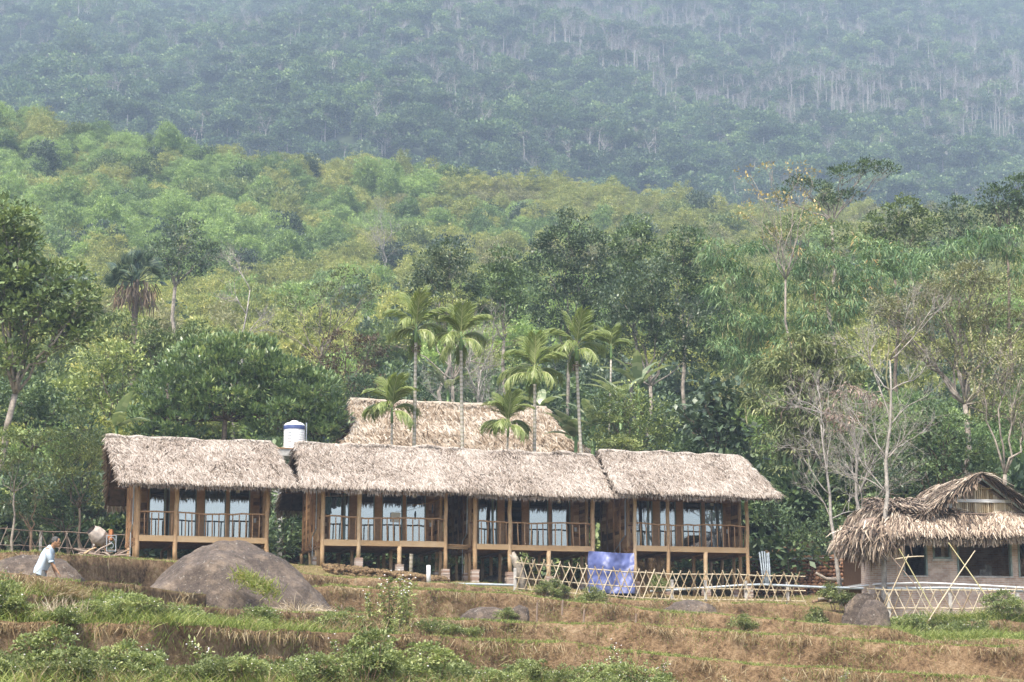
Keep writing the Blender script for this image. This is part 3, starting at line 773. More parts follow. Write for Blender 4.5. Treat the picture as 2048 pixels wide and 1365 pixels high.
    mb.span(.06, W_-.06, yw-.05, yw+.05, 2.08, 2.32, .3); mb.span(.06, W_-.06, yw-.04, yw+.06, .0, .05, .3)
    for a, b_ in ((.5, .58), (1.42, 1.74), (2.50, 2.82), (3.70, 3.84), (4.70, 4.82)): mb.span(a, b_, yw-.07, yw+.052, .052, 2.078, .35+.4*rng.random())
    mb.build('door_frame', M['wood'], root)
    for a, b_ in ((.05, .49), (4.83, W_-.05)):
        mb = MB()
        for z in np.arange(.06, 2.05, .155): mb.box(((a+b_)/2, yw+.01, z+.08), (b_-a, .03, .15), rot=(.12, 0, 0), tint=rng.random())
        mb.build('front_wall', M['wood'], root)
    pan = [(.58, 1.42), (1.74, 2.50), (2.82, 3.70), (3.84, 4.70)]
    for i, (a, b_) in enumerate(pan):
        if open_panel == i: continue
        tl = MB()
        for c0, c1 in ((a, a+.045), (b_-.045, b_)): tl.span(c0+.002, c1-.002, yw-.03, yw+.03, .054, 2.07, .3)
        if i == 0: tl.span(b_-.24, b_-.15, yw-.03, yw+.03, .054, 2.07, .3)
        gd = tl.build('glass_door', M['frame_green'], root)
        pb_ = MB(); q = 3; X_ = np.linspace(a+.044, b_-.044, q); Z_ = np.linspace(.056, 2.068, 4)
        gx_, gz_ = np.meshgrid(X_, Z_); grid_mesh(pb_, gx_, np.full(gx_.shape, yw), gz_); pb_.build('pane', M['glass'], gd)
        if i in curtains:
            cb = MB(); X_ = np.linspace(a+.02, b_-.02, 40); gx_, gz_ = np.meshgrid(X_, np.array([.08, 1.0, 2.05])); grid_mesh(cb, gx_, yw+.22+.04*np.sin(gx_*55)+0*gz_, gz_); cb.build('curtain', M['curtain'], root, smooth=True)
    # side and back walls: lapped boards
    for x, sg in ((0, -1), (W_, 1)):
        mb = MB(); z = -.15
        while z < 2.35:
            y = .93
            while y < DEP-.05:
                y2 = min(DEP-.03, y+1.0+rng.random()*1.6); mb.box((x+sg*.01, (y+y2)/2, z+.08), (.03, y2-y-.01, .17), rot=(0, sg*.13, 0), tint=rng.random()); y = y2
            z += .152
        for y in (1.75, 2.6, 3.5, DEP-.06): mb.box((x+sg*.055, y, 1.05), (.05, .09, 2.5), tint=.7*rng.random())
        if sg < 0: mb.box((-.07, 2.2, 1.2), (.03, .5, .9), tint=.15)
        # gable boards
        for y in np.arange(.2, DEP, .16):
            zt = (zf+(y-yf)/(yr-yf)*(zr-zf)) if y < yr else (zb+(yb-y)/(yb-yr)*(zr-zb))
            mb.box((x, y, (2.3+zt-.18)/2), (.025, .15, max(.02, zt-.18-2.3)), tint=.3*rng.random())
        mb.build('side_wall', M['wood'], root)
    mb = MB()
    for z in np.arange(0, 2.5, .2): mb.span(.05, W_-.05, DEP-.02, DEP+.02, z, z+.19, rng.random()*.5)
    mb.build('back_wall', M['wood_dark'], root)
    # wiring pipe down the corner, switch box, bulb
    mb = MB(); mb.tube([(-.05, .7, 2.1), (-.12, .8, 2.05), (-.13, .85, .5), (-.12, 1.6, .25), (-.12, 1.6, gl(0, 1.6))], .022, 5)
    mb.tube([(-.09, 1.0, 2.0), (-.1, 1.0, .45), (-.12, 2.4, -.1)], .016, 5); mb.build('conduit', M['pvc'], root)
    mb = MB(); mb.span(4.86, 4.95, yw-.09, yw-.022, .75, .93); mb.build('switch_box', M['paint_white'], root)
    mb = MB(); mb.sphere((2.6, .9, 2.1), .045, 8, 6); mb.span(2.57, 2.63, .87, .93, 2.13, 2.2); mb.build('bulb', M['paint_white'], root)
    mb = MB(); mb.span(4.1, 4.25, yw-.12, yw-.072, 1.95, 2.06); mb.build('junction_box', M['paint_white'], root)
    return root
def pier(root, x, y, g, h):
    mb = MB(); z = g-.25; r = .15
    while z < g+h-.001:
        hh = min(.075, g+h-z); mb.box((x+rng.normal()*.006, y+rng.normal()*.006, z+hh/2), (2*r+rng.normal()*.012, 2*r, hh-.008), rz=rng.normal()*.03, tint=rng.random()); z += hh
    mb.build('brick_pier', M['pier'], root)
M['pier'] = tintmat('pier', [(0, (0.272, 0.176, 0.128)), (.5, (0.416, 0.336, 0.280)), (1, (0.496, 0.440, 0.392))], .9, .2, 0, 0, .5, 8)
stilt_hut(0, 'leftmost thatched stilt hut, standing apart behind the big boulder', (-1.2, 5.6), (-.85, 6.2), piers=False, curtains=(1, 2))
stilt_hut(7.43, 'thatched stilt hut with clothes on its balcony and white paper on the glass', (-.8, 6.1), (-1.05, 6.5), base_y=1, n=9500)
stilt_hut(13.84, 'thatched stilt hut with its second glass door open and a stump in front', (-.6, 5.95), (-.5, 5.7), open_panel=1, zoff=-.05)
stilt_hut(20.87, 'rightmost thatched stilt hut behind the bamboo lattice fence beside the blue tarp', (-.85, 5.75), (-1.2, 6.3), zoff=.03, curtains=(3,), roof_dy=-.14, roof_dz=.10)
# ------------------------------------------------------------------ big hall behind
ho_ = P(700, 803, 98.0); HLEN = 10.2
root = empty('thatched_hall', (ho_[0], ho_[1], G(ho_[0], ho_[1])), PSI, 'large thatched hall with a broad hipped roof behind the palms', 'hall')
zb_ = ho_[2]-G(ho_[0], ho_[1])
mb = MB(); L_ = HLEN
for sg, nn_ in ((-1, 1.0), (1, .3)):
    a, b_ = (0, 0, zb_), (L_, 0, zb_); c, d = (L_+.45, sg*1.9, zb_-1.75), (-.25, sg*1.9, zb_-1.75); e, f = (L_+5.1, sg*5, zb_-4.3), (-3.0, sg*5, zb_-4.3)
    if sg > 0: a, b_, c, d, e, f = b_, a, d, c, f, e
    slab(mb, a, b_, c, d, .15, 1); slab(mb, d, c, e, f, .15, 1)
    thatch_face(mb, a, b_, c, d, int(8500*nn_), .5, .065, 5, .5, .2, .09, True, sd=21)
    thatch_face(mb, d, c, e, f, int(11000*nn_), .55, .07, 8, .5, .2, .1, False, sd=25)
for sg in (-1, 1):
    x0 = -.25 if sg < 0 else L_+.45; x1 = -3.0 if sg < 0 else L_+5.1
    q = [(x0+sg*-.3, 1.9, zb_-1.8), (x0+sg*-.3, -1.9, zb_-1.8), (x1, -5, zb_-4.3), (x1, 5, zb_-4.3)]
    slab(mb, *q, .15, 1); thatch_face(mb, *q, 3500, .55, .07, 8, .45, .2, .08, True, sd=31)
mb.tube([(x, 0, zb_+.06+.02*math.sin(x*3)) for x in np.linspace(0, L_, 30)], .12, 8, .85, 0, wob=.15)
k = 1500; u = rng.random(k); p = np.array([0, 0, zb_])+np.stack([u*L_, u*0, .06+u*0], 1); D_ = unit(rng.normal(size=(k, 3))*[.8, .9, .15]-UP*.15); N = np.broadcast_to(UP, (k, 3))
mb.blades(p, D_, N, unit(np.cross(D_, N)), .42, .07, .45+.5*rng.random(k), 0, .3)
mb.build('roof', [M['thatch_tan'], M['thatch_under']], root)
mb = MB()
for x in (.35, L_-.1):
    for y in np.arange(-1.6, 1.7, .15): mb.box((x, y, zb_-1.0-abs(y)*.45), (.03, .14, 1.6-abs(y)*.9), tint=rng.random()*.5)
mb.build('gable_board', M['wood_dark'], root)
mb = MB(); mb.span(-1.4, L_+2.4, -3.9, -3.8, 0, zb_-3.4, .4); mb.span(-1.4, L_+2.4, 3.8, 3.9, 0, zb_-3.4, .4); mb.span(-1.4, -1.3, -3.79, 3.79, 0, zb_-3.4, .4); mb.span(L_+2.3, L_+2.4, -3.79, 3.79, 0, zb_-3.4, .4); mb.build('wall', M['wood'], root)
for x in np.linspace(-1.6, L_+2.7, 6): mb = MB(); mb.tube([(x, -4.3, 0), (x, -4.3, zb_-3.9)], .1, 7); mb.build('post', M['wood_log'], root, smooth=True)
# ------------------------------------------------------------------ brick house on the right
HP = math.radians(9); ho2 = P(1740, 1165, 76.0); gu = np.array([math.cos(HP), math.sin(HP), 0]); gn = np.array([-gu[1], gu[0], 0])
def hh(px, py, off=0.0):     # house-front local (x, z) of a photo direction
    d = ray(px, py); o = ho2+gn*off; t = np.dot(o, gn)/np.dot(d, gn); w = d*t-ho2; return float(np.dot(w, gu)), float(w[2])
root = empty('brick_house', ho2, HP, 'brick house under a shaggy brown thatched roof with a slatted gable', 'house')
gb = -1.75                                     # foot of the brick base
HX = 8.6; TOP = 1.85
z0 = hh(1800, 1150)[1]
op = [(hh(1806, 1120)[0], hh(1855, 1120)[0], z0-.02, TOP-.2), (hh(1866, 1120)[0], hh(1903, 1120)[0], hh(1880, 1118)[1], TOP-.25), (hh(1914, 1120)[0], hh(2024, 1120)[0], z0-.02, TOP-.1), (hh(2036, 1120)[0], HX-.4, z0-.02, TOP-.1)]
mb = MB(); x = 0.0
for a, b_, zl, zt in op:
    mb.span(x, a, 0, .2, gb, TOP+.6); mb.span(a, b_, 0, .2, gb, zl); mb.span(a, b_, 0, .2, zt, TOP+.6); x = b_
mb.span(x, HX, 0, .2, gb, TOP+.6)
mb.span(0, .2, .201, 1.0, gb, TOP+.6); mb.span(HX-.2, HX, .201, 5, gb, TOP+.6); mb.span(.8, HX-.2, 4.8, 5, gb, TOP+.6)
mb.build('wall', M['brick'], root)
mb = MB(); mb.span(.55, .65, 1.01, 4.8, gb, TOP+.6); mb.build('bay_shade_panel', M['wood_dark'], root)  # dark boards stand in for the shade of the open side bay
mb = MB(); mb.span(.2, HX-.2, .2, 4.8, z0-.35, z0-.25); mb.build('floor', M['concrete'], root)
mb = MB(); mb.span(3.0, 3.12, .3, 4.7, z0-.2, TOP); mb.build('inner_wall', M['brick'], root)
for a, b_, zl, zt in op:
    mb = MB(); w_ = .07
    mb.span(a+.003, a+w_, -.03, .17, zl+.003, zt-.003); mb.span(b_-w_, b_-.003, -.03, .17, zl+.003, zt-.003); mb.span(a+w_+.002, b_-w_-.002, -.025, .165, zt-w_, zt-.003)
    if zl > z0+.1: mb.span(a+w_+.002, b_-w_-.002, -.03, .165, zl+.003, zl+w_)
    mb.build('window_frame', M['frame_green'], root)
    mb = MB(); mb.span(a-.04, b_+.04, -.06, -.031, zl-.09, zl-.004) if zl > z0+.1 else mb.span(a, b_, -.03, -.003, zl-.06, zl-.004); mb.build('sill', M['concrete'], root)
mb = MB()
for q in range(9): xx = hh(2000, 1120)[0]+rng.normal()*.25; mb.box((xx, 1.6, z0+.15+rng.random()*.25), (.12, .1, .2+.2*rng.random()), tint=rng.random())
mb.span(hh(1975, 1120)[0], hh(2030, 1120)[0], 1.4, 1.9, z0-.24, z0+.1); mb.build('clutter_shelf', M['concrete'], root)
# gable with vertical slats
gx0, gzb = hh(1893, 1030); gxa, gza = hh(1960, 953, -.2); gw = 2.7
mb = MB(); xg = np.arange(gxa-gw, gxa+gw, .085)
for x in xg:
    zt = gza-.25-abs(x-gxa)*.72; zb2 = gzb+.02
    if zt-zb2 > .05 and x > gxa-1.25: mb.tube([(x, 0.0, zb2), (x, 0.0, zt)], .04, 5, rng.random())
mb.build('gable_slats', M['bamboo_cane'], root)
mb = MB(); v = np.array([[gxa-gw, .1, gzb-.2], [gxa+gw, .1, gzb-.2], [gxa, .1, gza-.2]]); mb.add(v, [[0, 1, 2]]); mb.build('gable_wall', M['brick'], root)
mb = MB(); bz_ = hh(1950, 1003)[1]; mb.span(gxa-1.22, gxa+1.6, -.1, -.045, bz_-.05, bz_+.07); mb.span(gxa-1.24, gxa-1.14, -.1, -.045, gzb, bz_-.052); mb.build('gable_batten', M['paint_white'], root)
mb = MB(); mb.tube([(gxa-.95, -.07, bz_+.5), (gxa+.9, -.07, bz_+.5)], .025, 6); mb.build('cane_batten', M['bamboo_cane'], root)
for sg in (-1, 1):
    mb = MB(); a = np.array([gxa, -.36, gza-.1]); b_ = np.array([gxa+sg*gw*1.02, -.36, gza-.1-gw*.76]); mb.tube([a, b_], .05, 4); mb.build('bargeboard', M['frame_green'] if sg > 0 else M['paint_white'], root)
mb = MB()
A_, C_ = (gxa, -.4, gza+.05), (gxa, 4.5, gza+.05)
for sg in (-1, 1):
    e1, e2 = (gxa+sg*3.3, -.4, gza-2.25), (gxa+sg*3.3, 4.5, gza-2.25)
    q = (C_, A_, e1, e2) if sg < 0 else (A_, C_, e2, e1)
    slab(mb, *q, .12, 1); thatch_face(mb, *q, 3200, .95, .075, 5, .28, .2, .1, True, sd=41, fringe=1.2)
# verge of long leaves over the gable front
for sg in (-1, 1):
    k = 420; q = rng.random(k); p = np.array([gxa, -.36, gza+.12])+np.stack([sg*q*3.2, -rng.random(k)*.1, -q*2.25+.06*rng.random(k)], 1)
    D_ = unit(np.stack([sg*(.9+rng.normal(size=k)*.2), rng.normal(size=k)*.25-.2, -.42+rng.normal(size=k)*.16], 1)); N = np.broadcast_to(unit(np.array([sg*.5, -.3, 1.])), (k, 3))
    mb.blades(p, D_, N, unit(np.cross(D_, N)+rnd_dirs(k)*.4), .8, .06, np.clip(rng.random(k), 0, 1), 0)
# skirt roof: front, left hip
ez, ey = 1.80, -1.0; tz = gzb+.02; lx = -.1
tl, tr_ = (1.0, .0, tz+.45), (HX+.6, .0, tz); el, er = (lx, ey, ez), (HX+1, ey, ez+.12)
slab(mb, (1.0, 0, tz), tr_, er, el, .12, 1)
thatch_face(mb, (1.0, 0, tz), tr_, er, el, 7500, .62, .055, 4, .3, .22, .1, False, sd=44, fringe=1.8)
q = ((1.2, 4.9, tz+.5), (.95, 0.0, tz+.3), el, (lx+.5, 5.2, ez))
slab(mb, *q, .12, 1); thatch_face(mb, *q, 5000, .75, .07, 5, .35, .2, .12, False, sd=47, fringe=2.5)
q = ((1.0, 3.2, tz+.75), (3.6, 2.6, tz+.75), (3.4, 0, tz+.05), (.9, -.1, tz+.05)); slab(mb, *q, .12, 1); thatch_face(mb, *q, 3000, .8, .07, 5, .5, .3, .12, True, sd=49)
k = 1500; c = np.array([-.25, -.85, 1.75]); p = c+rng.normal(size=(k, 3))*[.4, .3, .2]; D_ = unit(np.array([-.45, -.35, -.75])+rng.normal(size=(k, 3))*.3); N = np.broadcast_to(unit(np.array([-.6, -.6, .5])), (k, 3))
mb.blades(p, D_, N, unit(np.cross(D_, N)+rnd_dirs(k)*.3), .8, .055, rng.random(k), 0)
mb.build('roof', [M['thatch_old'], M['thatch_under']], root)
mb = MB(); mb.span(1.3, HX+.4, -.35, -.02, tz-.02, tz+.03, .5); mb.build('roof_sheet', M['wood_grey'], root)
# ------------------------------------------------------------------ individual trees near the huts
NT = near_tree
NT('broadleaf_tree', 'tall dark olive leafy tree at the left edge with spreading pale limbs', 'tree', 84, -40,
   [(10, 440, 60, 45), (30, 500, 50, 45), (15, 570, 80, 50), (100, 560, 75, 42), (160, 605, 52, 40), (60, 640, 90, 45), (130, 665, 70, 38), (-60, 600, 90, 120), (20, 720, 60, 45), (-40, 480, 60, 60)],
   'broad', 'leaf_olive', 'bark_pale', .26, twigs=16, fpx=(30, 790), kw=dict(leaf=.27, clump=.5, per=30, dens=1.25, hollow=.3))
NT('bushy_tree', 'round glossy fig-like tree on a dark trunk behind the leftmost hut', 'tree', 96, 455,
   [(400, 735, 75, 52), (490, 725, 80, 48), (560, 760, 70, 50), (340, 790, 60, 55), (630, 790, 55, 45), (450, 790, 90, 55), (660, 840, 38, 40), (560, 835, 80, 45), (360, 850, 60, 45), (290, 840, 35, 40), (640, 870, 40, 35)],
   'gloss', 'leaf_gloss', 'bark', .24, twigs=12, fpx=(450, 840), kw=dict(dens=1.4, leaf=.26, hollow=.65))
NT('broadleaf_tree', 'yellow-green bushy tree left of the leftmost hut roof', 'tree', 87, 165,
   [(150, 870, 55, 38), (110, 900, 45, 35), (190, 905, 38, 40), (165, 950, 50, 45), (120, 965, 42, 40), (200, 975, 22, 45)], 'fine', 'leaf_light', 'bark', .1, kw=dict(leaf=.16))
NT('slender_tree', 'young slender grey-stemmed tree with airy feathery crown at the far left', 'tree', 81, 28,
   [(-10, 880, 50, 20), (50, 872, 50, 18), (20, 910, 65, 18), (-30, 935, 60, 20), (75, 925, 45, 16), (95, 945, 30, 12)], 'feather', 'leaf_mid', 'bark_pale', .075, twigs=8, fpx=(28, 985))
NT('bushy_tree', 'dark green low tree in the shade behind the left fence', 'tree', 88.5, 150,
   [(60, 970, 55, 45), (120, 1000, 50, 40), (170, 1010, 50, 45), (20, 1000, 50, 45), (215, 1020, 28, 40), (90, 1040, 50, 30)], 'fine', 'leaf_dark', 'bark', .12)
NT('broadleaf_tree', 'dull green tree with drooping leaf tips above the glossy round tree', 'tree', 112, 330,
   [(230, 650, 40, 24), (290, 665, 45, 26), (350, 690, 50, 24), (410, 672, 55, 24), (300, 710, 60, 30), (400, 715, 60, 30)], 'droopy', 'leaf_mid', 'bark', .18)
NT('broadleaf_tree', 'mid-green leafy tree between the tall left tree and the glossy round tree', 'tree', 103, 225,
   [(210, 715, 45, 28), (260, 725, 42, 30), (190, 765, 55, 32), (260, 790, 45, 40), (150, 790, 60, 40), (200, 830, 60, 40)], 'broad', 'leaf_mid', 'bark', .18)
NT('broadleaf_tree', 'dark tree filling the shade under the tall left tree', 'tree', 98, 60,
   [(40, 800, 70, 45), (110, 820, 55, 40), (-30, 830, 60, 55), (60, 860, 70, 35), (180, 860, 40, 35)], 'broad', 'leaf_dark', 'bark', .18)
NT('tall_tree', 'tall round-topped grey-green tree with two pale trunks on the left hillside', 'tree', 150, 352,
   [(370, 480, 50, 40), (330, 510, 36, 30), (410, 515, 40, 32), (365, 540, 50, 28)], 'fine', 'leaf_grey', 'bark_pale', .28, fpx=(350, 575), kw=dict(leaf=.24, clump=.6))
NT('bushy_tree', 'dull brown-green spreading tree above the hall roof, left of the palms', 'tree', 116, 700,
   [(640, 720, 35, 20), (690, 690, 45, 24), (740, 700, 42, 24), (700, 740, 50, 26), (650, 765, 40, 24), (740, 770, 35, 24)], 'fine', 'leaf_brown', 'bark', .2, kw=dict(leaf=.17, dens=.8))
NT('bushy_tree', 'dark green tree just behind the left end of the hall roof', 'tree', 109, 690,
   [(640, 790, 40, 30), (700, 780, 45, 28), (760, 790, 45, 30), (700, 820, 50, 25), (820, 800, 40, 34)], 'fine', 'leaf_dark', 'bark', .15)
NT('flat_topped_tree', 'yellow-green flat-topped tree with bare grey limbs rising behind the palms', 'tree', 107, 905,
   [(880, 605, 28, 11), (920, 598, 36, 12), (955, 612, 25, 12), (1000, 665, 30, 13), (1035, 680, 22, 12), (975, 700, 32, 12), (1010, 730, 32, 13), (850, 650, 30, 14), (800, 690, 30, 16)], 'feather', 'leaf_light', 'bark_pale', .17, twigs=7, fpx=(905, 760), kw=dict(leaf=.17))
for a in (('dark_tree', 'dark grey-green tree with rounded crown left of the tallest dark tree', 118, 890, [(870, 540, 42, 34), (900, 510, 36, 30), (850, 580, 45, 34), (920, 565, 45, 36), (890, 620, 55, 36)], 'leaf_grey'),
          ('dark_tree', 'small dark tree whose blue-green top stands above the middle palms', 120, 1010, [(1010, 525, 34, 26), (990, 565, 45, 30), (1045, 580, 38, 34), (1010, 620, 50, 34), (970, 610, 35, 30)], 'leaf_dark'),
          ('tall_tree', 'broad grey-green tree with a pointed crown rising over the palms', 124, 1130, [(1145, 450, 30, 28), (1120, 490, 52, 34), (1180, 500, 46, 34), (1100, 550, 62, 42), (1180, 570, 60, 44), (1130, 630, 75, 45), (1200, 650, 50, 40)], 'leaf_grey'),
          ('tall_tree', 'tallest dark tree of the middle group with a narrow peaked top', 127, 1270, [(1272, 455, 26, 22), (1265, 490, 44, 30), (1290, 530, 45, 34), (1240, 540, 42, 34), (1262, 590, 62, 40)], 'leaf_dark'),
          ('dark_tree', 'dense dark tree with a black shaded side beside the bamboo', 123, 1365, [(1375, 480, 34, 26), (1345, 510, 40, 32), (1395, 535, 40, 36), (1350, 570, 45, 36), (1400, 600, 42, 40)], 'leaf_dark'),
          ('tall_tree', 'broad grey-green tree on bare pale trunks right of the middle palms', 114, 1296, [(1300, 560, 50, 34), (1250, 610, 52, 36), (1320, 625, 60, 38), (1380, 660, 42, 36), (1265, 665, 60, 34), (1340, 690, 55, 34), (1215, 700, 40, 30), (1400, 720, 40, 36)], 'leaf_grey')):
    NT(a[0], a[1], 'tree', a[2], a[3], a[4], 'fine', a[5], 'bark_pale', .2, group=None, kw=dict(leaf=.21, clump=.5, per=34, dens=1.6, rough=.22, hollow=.6), twigs=4)
# bamboo groves on the right
BL = [('grey-green drooping bamboo grove with orange-tinted tips right of the dark trees', 114, 1500, [(1440, 500, 40, 30), (1500, 520, 50, 36), (1460, 570, 52, 40), (1530, 580, 55, 42), (1440, 640, 45, 40), (1500, 660, 60, 45), (1560, 650, 50, 45), (1450, 710, 50, 34), (1530, 730, 60, 40)]),
      ('grey-green drooping bamboo grove behind the tall bare-stemmed tree', 112, 1640, [(1600, 520, 45, 32), (1660, 540, 50, 34), (1610, 580, 55, 40), (1690, 600, 50, 40), (1640, 640, 60, 40), (1590, 690, 50, 40), (1720, 560, 40, 30)]),
      ('blue-green arching bamboo at the right edge over a dark hollow', 113, 1960, [(1850, 540, 45, 28), (1900, 510, 45, 28), (1960, 480, 50, 26), (2030, 490, 50, 30), (1810, 570, 40, 26), (1880, 580, 50, 26), (2060, 540, 50, 45)]),
      ('mixed green bamboo below the flat-crowned tree', 116, 1790, [(1740, 500, 40, 30), (1790, 520, 45, 30), (1750, 560, 45, 32), (1820, 540, 40, 28)])]
for lb, Y, bx, lo in BL: NT('bamboo_grove', lb, 'bamboo', Y, bx, lo, 'bamboo', 'leaf_bamboo', 'bamboo_green', .09, twigs=14, kw=dict(dens=1.05))
NT('tall_tree', 'rounded dark green tree on the right skyline', 'tree', 140, 1930, [(1925, 430, 48, 34), (1900, 465, 46, 30), (1960, 470, 46, 30), (1930, 500, 60, 30)], 'fine', 'leaf_dark', 'bark', .2, kw=dict(leaf=.22, clump=.6))
NT('tall_tree', 'high dark tree cut by the right edge of the view', 'tree', 138, 2030, [(2035, 375, 34, 26), (2010, 410, 48, 32), (1985, 400, 35, 28), (2050, 440, 50, 40)], 'broad', 'leaf_dark', 'bark', .2)
NT('broadleaf_tree', 'light green bushy tree on the right skyline behind the bamboo', 'tree', 136, 1800, [(1800, 425, 46, 28), (1770, 455, 46, 30), (1840, 455, 44, 30), (1810, 490, 60, 30), (1740, 490, 40, 28)], 'broad', 'leaf_mid', 'bark', .2)
NT('flat_topped_tree', 'tall spreading tree with a flat dark umbrella crown against the blue mountain', 'tree', 125, 1672,
   [(1690, 350, 36, 13), (1735, 336, 44, 13), (1775, 340, 24, 9), (1640, 380, 30, 15), (1600, 372, 34, 15), (1655, 405, 32, 14), (1700, 395, 30, 12), (1570, 395, 24, 14)], 'thin', 'leaf_dark', 'bark_pale', .2, twigs=9, fpx=(1663, 450), kw=dict(per=30, dens=1.0, clump=.45))
NT('sparse_tree', 'thin pale-stemmed tree with a nearly bare crown and yellow tips', 'tree', 110, 1575,
   [(1500, 350, 24, 16), (1545, 340, 26, 14), (1590, 335, 30, 16), (1620, 352, 24, 12), (1530, 400, 40, 26), (1590, 410, 40, 26), (1500, 430, 36, 26), (1625, 440, 36, 24), (1560, 470, 36, 24)], 'thin', 'leaf_yellow', 'bark_pale', .12, twigs=26, fpx=(1571, 560), kw=dict(dens=.35, per=10, hollow=.2))
NT('broadleaf_tree', 'olive bush with yellow leaves beneath the flat-crowned tree', 'tree', 119, 1640, [(1600, 455, 45, 26), (1660, 470, 50, 26), (1560, 470, 36, 28), (1700, 500, 50, 26)], 'fine', 'leaf_olive', 'bark', .14, kw=dict(dens=.8))
# right-hand near trees
NT('broadleaf_tree', 'big light green tree with drooping leaves right of the rightmost hut', 'tree', 95, 1600,
   [(1600, 695, 52, 30), (1650, 705, 55, 32), (1560, 735, 55, 34), (1690, 740, 50, 34), (1620, 760, 75, 40), (1550, 800, 55, 45), (1640, 830, 75, 45), (1570, 880, 50, 50), (1640, 900, 60, 45), (1600, 950, 60, 50), (1560, 1000, 45, 45), (1650, 980, 45, 45), (1620, 1040, 60, 40)],
   'droopy', 'leaf_light2', 'bark', .26, twigs=8, kw=dict(dens=1.0))
NT('sparse_tree', 'large olive tree with fine leaves and many pale limbs above the brick house', 'tree', 97, 1940,
   [(1880, 580, 60, 34), (1940, 560, 60, 34), (1990, 590, 60, 36), (1830, 620, 60, 38), (1790, 660, 52, 34), (1900, 640, 75, 40), (1980, 660, 70, 45), (2050, 640, 50, 60), (1840, 700, 60, 36), (1930, 720, 70, 40), (2020, 740, 60, 50), (1990, 810, 60, 45), (2050, 850, 40, 60), (1760, 610, 40, 26)],
   'sparse', 'leaf_sparse', 'bark_pale', .24, twigs=15, fpx=(1930, 810), kw=dict(dens=1.15, per=24))
NT('sparse_tree', 'multi-stemmed pale tree behind the ridge of the brick house', 'tree', 90, 2000,
   [(2000, 700, 60, 50), (2040, 760, 50, 50), (1960, 760, 50, 45), (2070, 830, 40, 50)], 'sparse', 'leaf_sparse', 'bark_pale', .2, twigs=14, fpx=(2010, 950), kw=dict(dens=.6))
NT('bushy_tree', 'dark green layered tree behind the left slope of the brick house roof', 'tree', 91, 1880,
   [(1850, 830, 50, 26), (1900, 850, 52, 28), (1820, 880, 60, 30), (1890, 900, 70, 32), (1950, 900, 45, 34), (1830, 940, 60, 34), (1910, 950, 65, 34), (1790, 990, 50, 34), (1960, 950, 45, 34)], 'fine', 'leaf_dark', 'bark', .18, kw=dict(leaf=.2, squash=.4))
NT('bushy_tree', 'dark bushy tree filling the gap between the rightmost hut and the brick house', 'tree', 93.5, 1720,
   [(1700, 870, 45, 36), (1740, 920, 45, 38), (1700, 960, 50, 40), (1690, 1030, 50, 40), (1740, 1010, 40, 40), (1760, 850, 40, 30)], 'fine', 'leaf_mid', 'bark', .16, kw=dict(leaf=.2))
NT('bushy_tree', 'leafy bush with light tops just behind the junction of the hut roofs', 'bush', 95, 1250,
   [(1250, 800, 45, 24), (1215, 825, 40, 28), (1290, 830, 45, 30), (1250, 860, 60, 34), (1330, 850, 36, 30), (1300, 885, 60, 26), (1220, 885, 40, 22)], 'fine', 'leaf_mid', 'bark', .12, kw=dict(leaf=.16))
NT('big_leaved_tree', 'tree with large pale grey-green leaves behind the rightmost hut', 'tree', 97, 1440,
   [(1410, 790, 38, 30), (1455, 780, 40, 30), (1430, 830, 52, 34), (1480, 840, 36, 34), (1380, 840, 36, 34), (1440, 880, 60, 34), (1500, 890, 36, 36)], 'big', 'leaf_grey', 'bark', .15)
NT('bushy_tree', 'yellow-green low bush topping the rightmost hut roof from behind', 'bush', 91.5, 1245, [(1225, 888, 30, 10), (1265, 893, 28, 10)], 'fine', 'leaf_light', 'bark', .06, kw=dict(leaf=.16, clump=.3))
NT('bushy_tree', 'dark shrub seen through the gap between the two left huts', 'bush', 88, 572, [(560, 1040, 34, 36), (590, 1060, 30, 34), (560, 1090, 34, 30)], 'broad', 'leaf_dark', 'bark', .08)
NT('bushy_tree', 'dark grassy shrub right of the rightmost hut', 'bush', 90.5, 1560, [(1530, 1020, 30, 50), (1570, 1060, 40, 36), (1620, 1080, 40, 26), (1660, 1060, 40, 40)], 'fine', 'leaf_dark', 'bark', .08)
NT('broadleaf_tree', 'green tree with reddish bark forking low beside the walking man', 'tree', 83.5, 70,
   [(20, 1000, 36, 26), (75, 985, 40, 26), (50, 1030, 36, 20)], 'fine', 'leaf_dark', 'bark_red', .11, twigs=14, fpx=(62, 1062), kw=dict(dens=.8))
NT('broadleaf_tree', 'thin-limbed pale tree with light foliage on the slope above the glossy round tree', 'tree', 124, 640,
   [(590, 610, 36, 22), (640, 590, 40, 24), (700, 610, 40, 24), (560, 660, 34, 24), (640, 650, 40, 24), (740, 590, 34, 20), (690, 560, 34, 20)], 'thin', 'leaf_light2', 'bark_pale', .16, twigs=14, fpx=(640, 720), kw=dict(dens=.7, per=20))
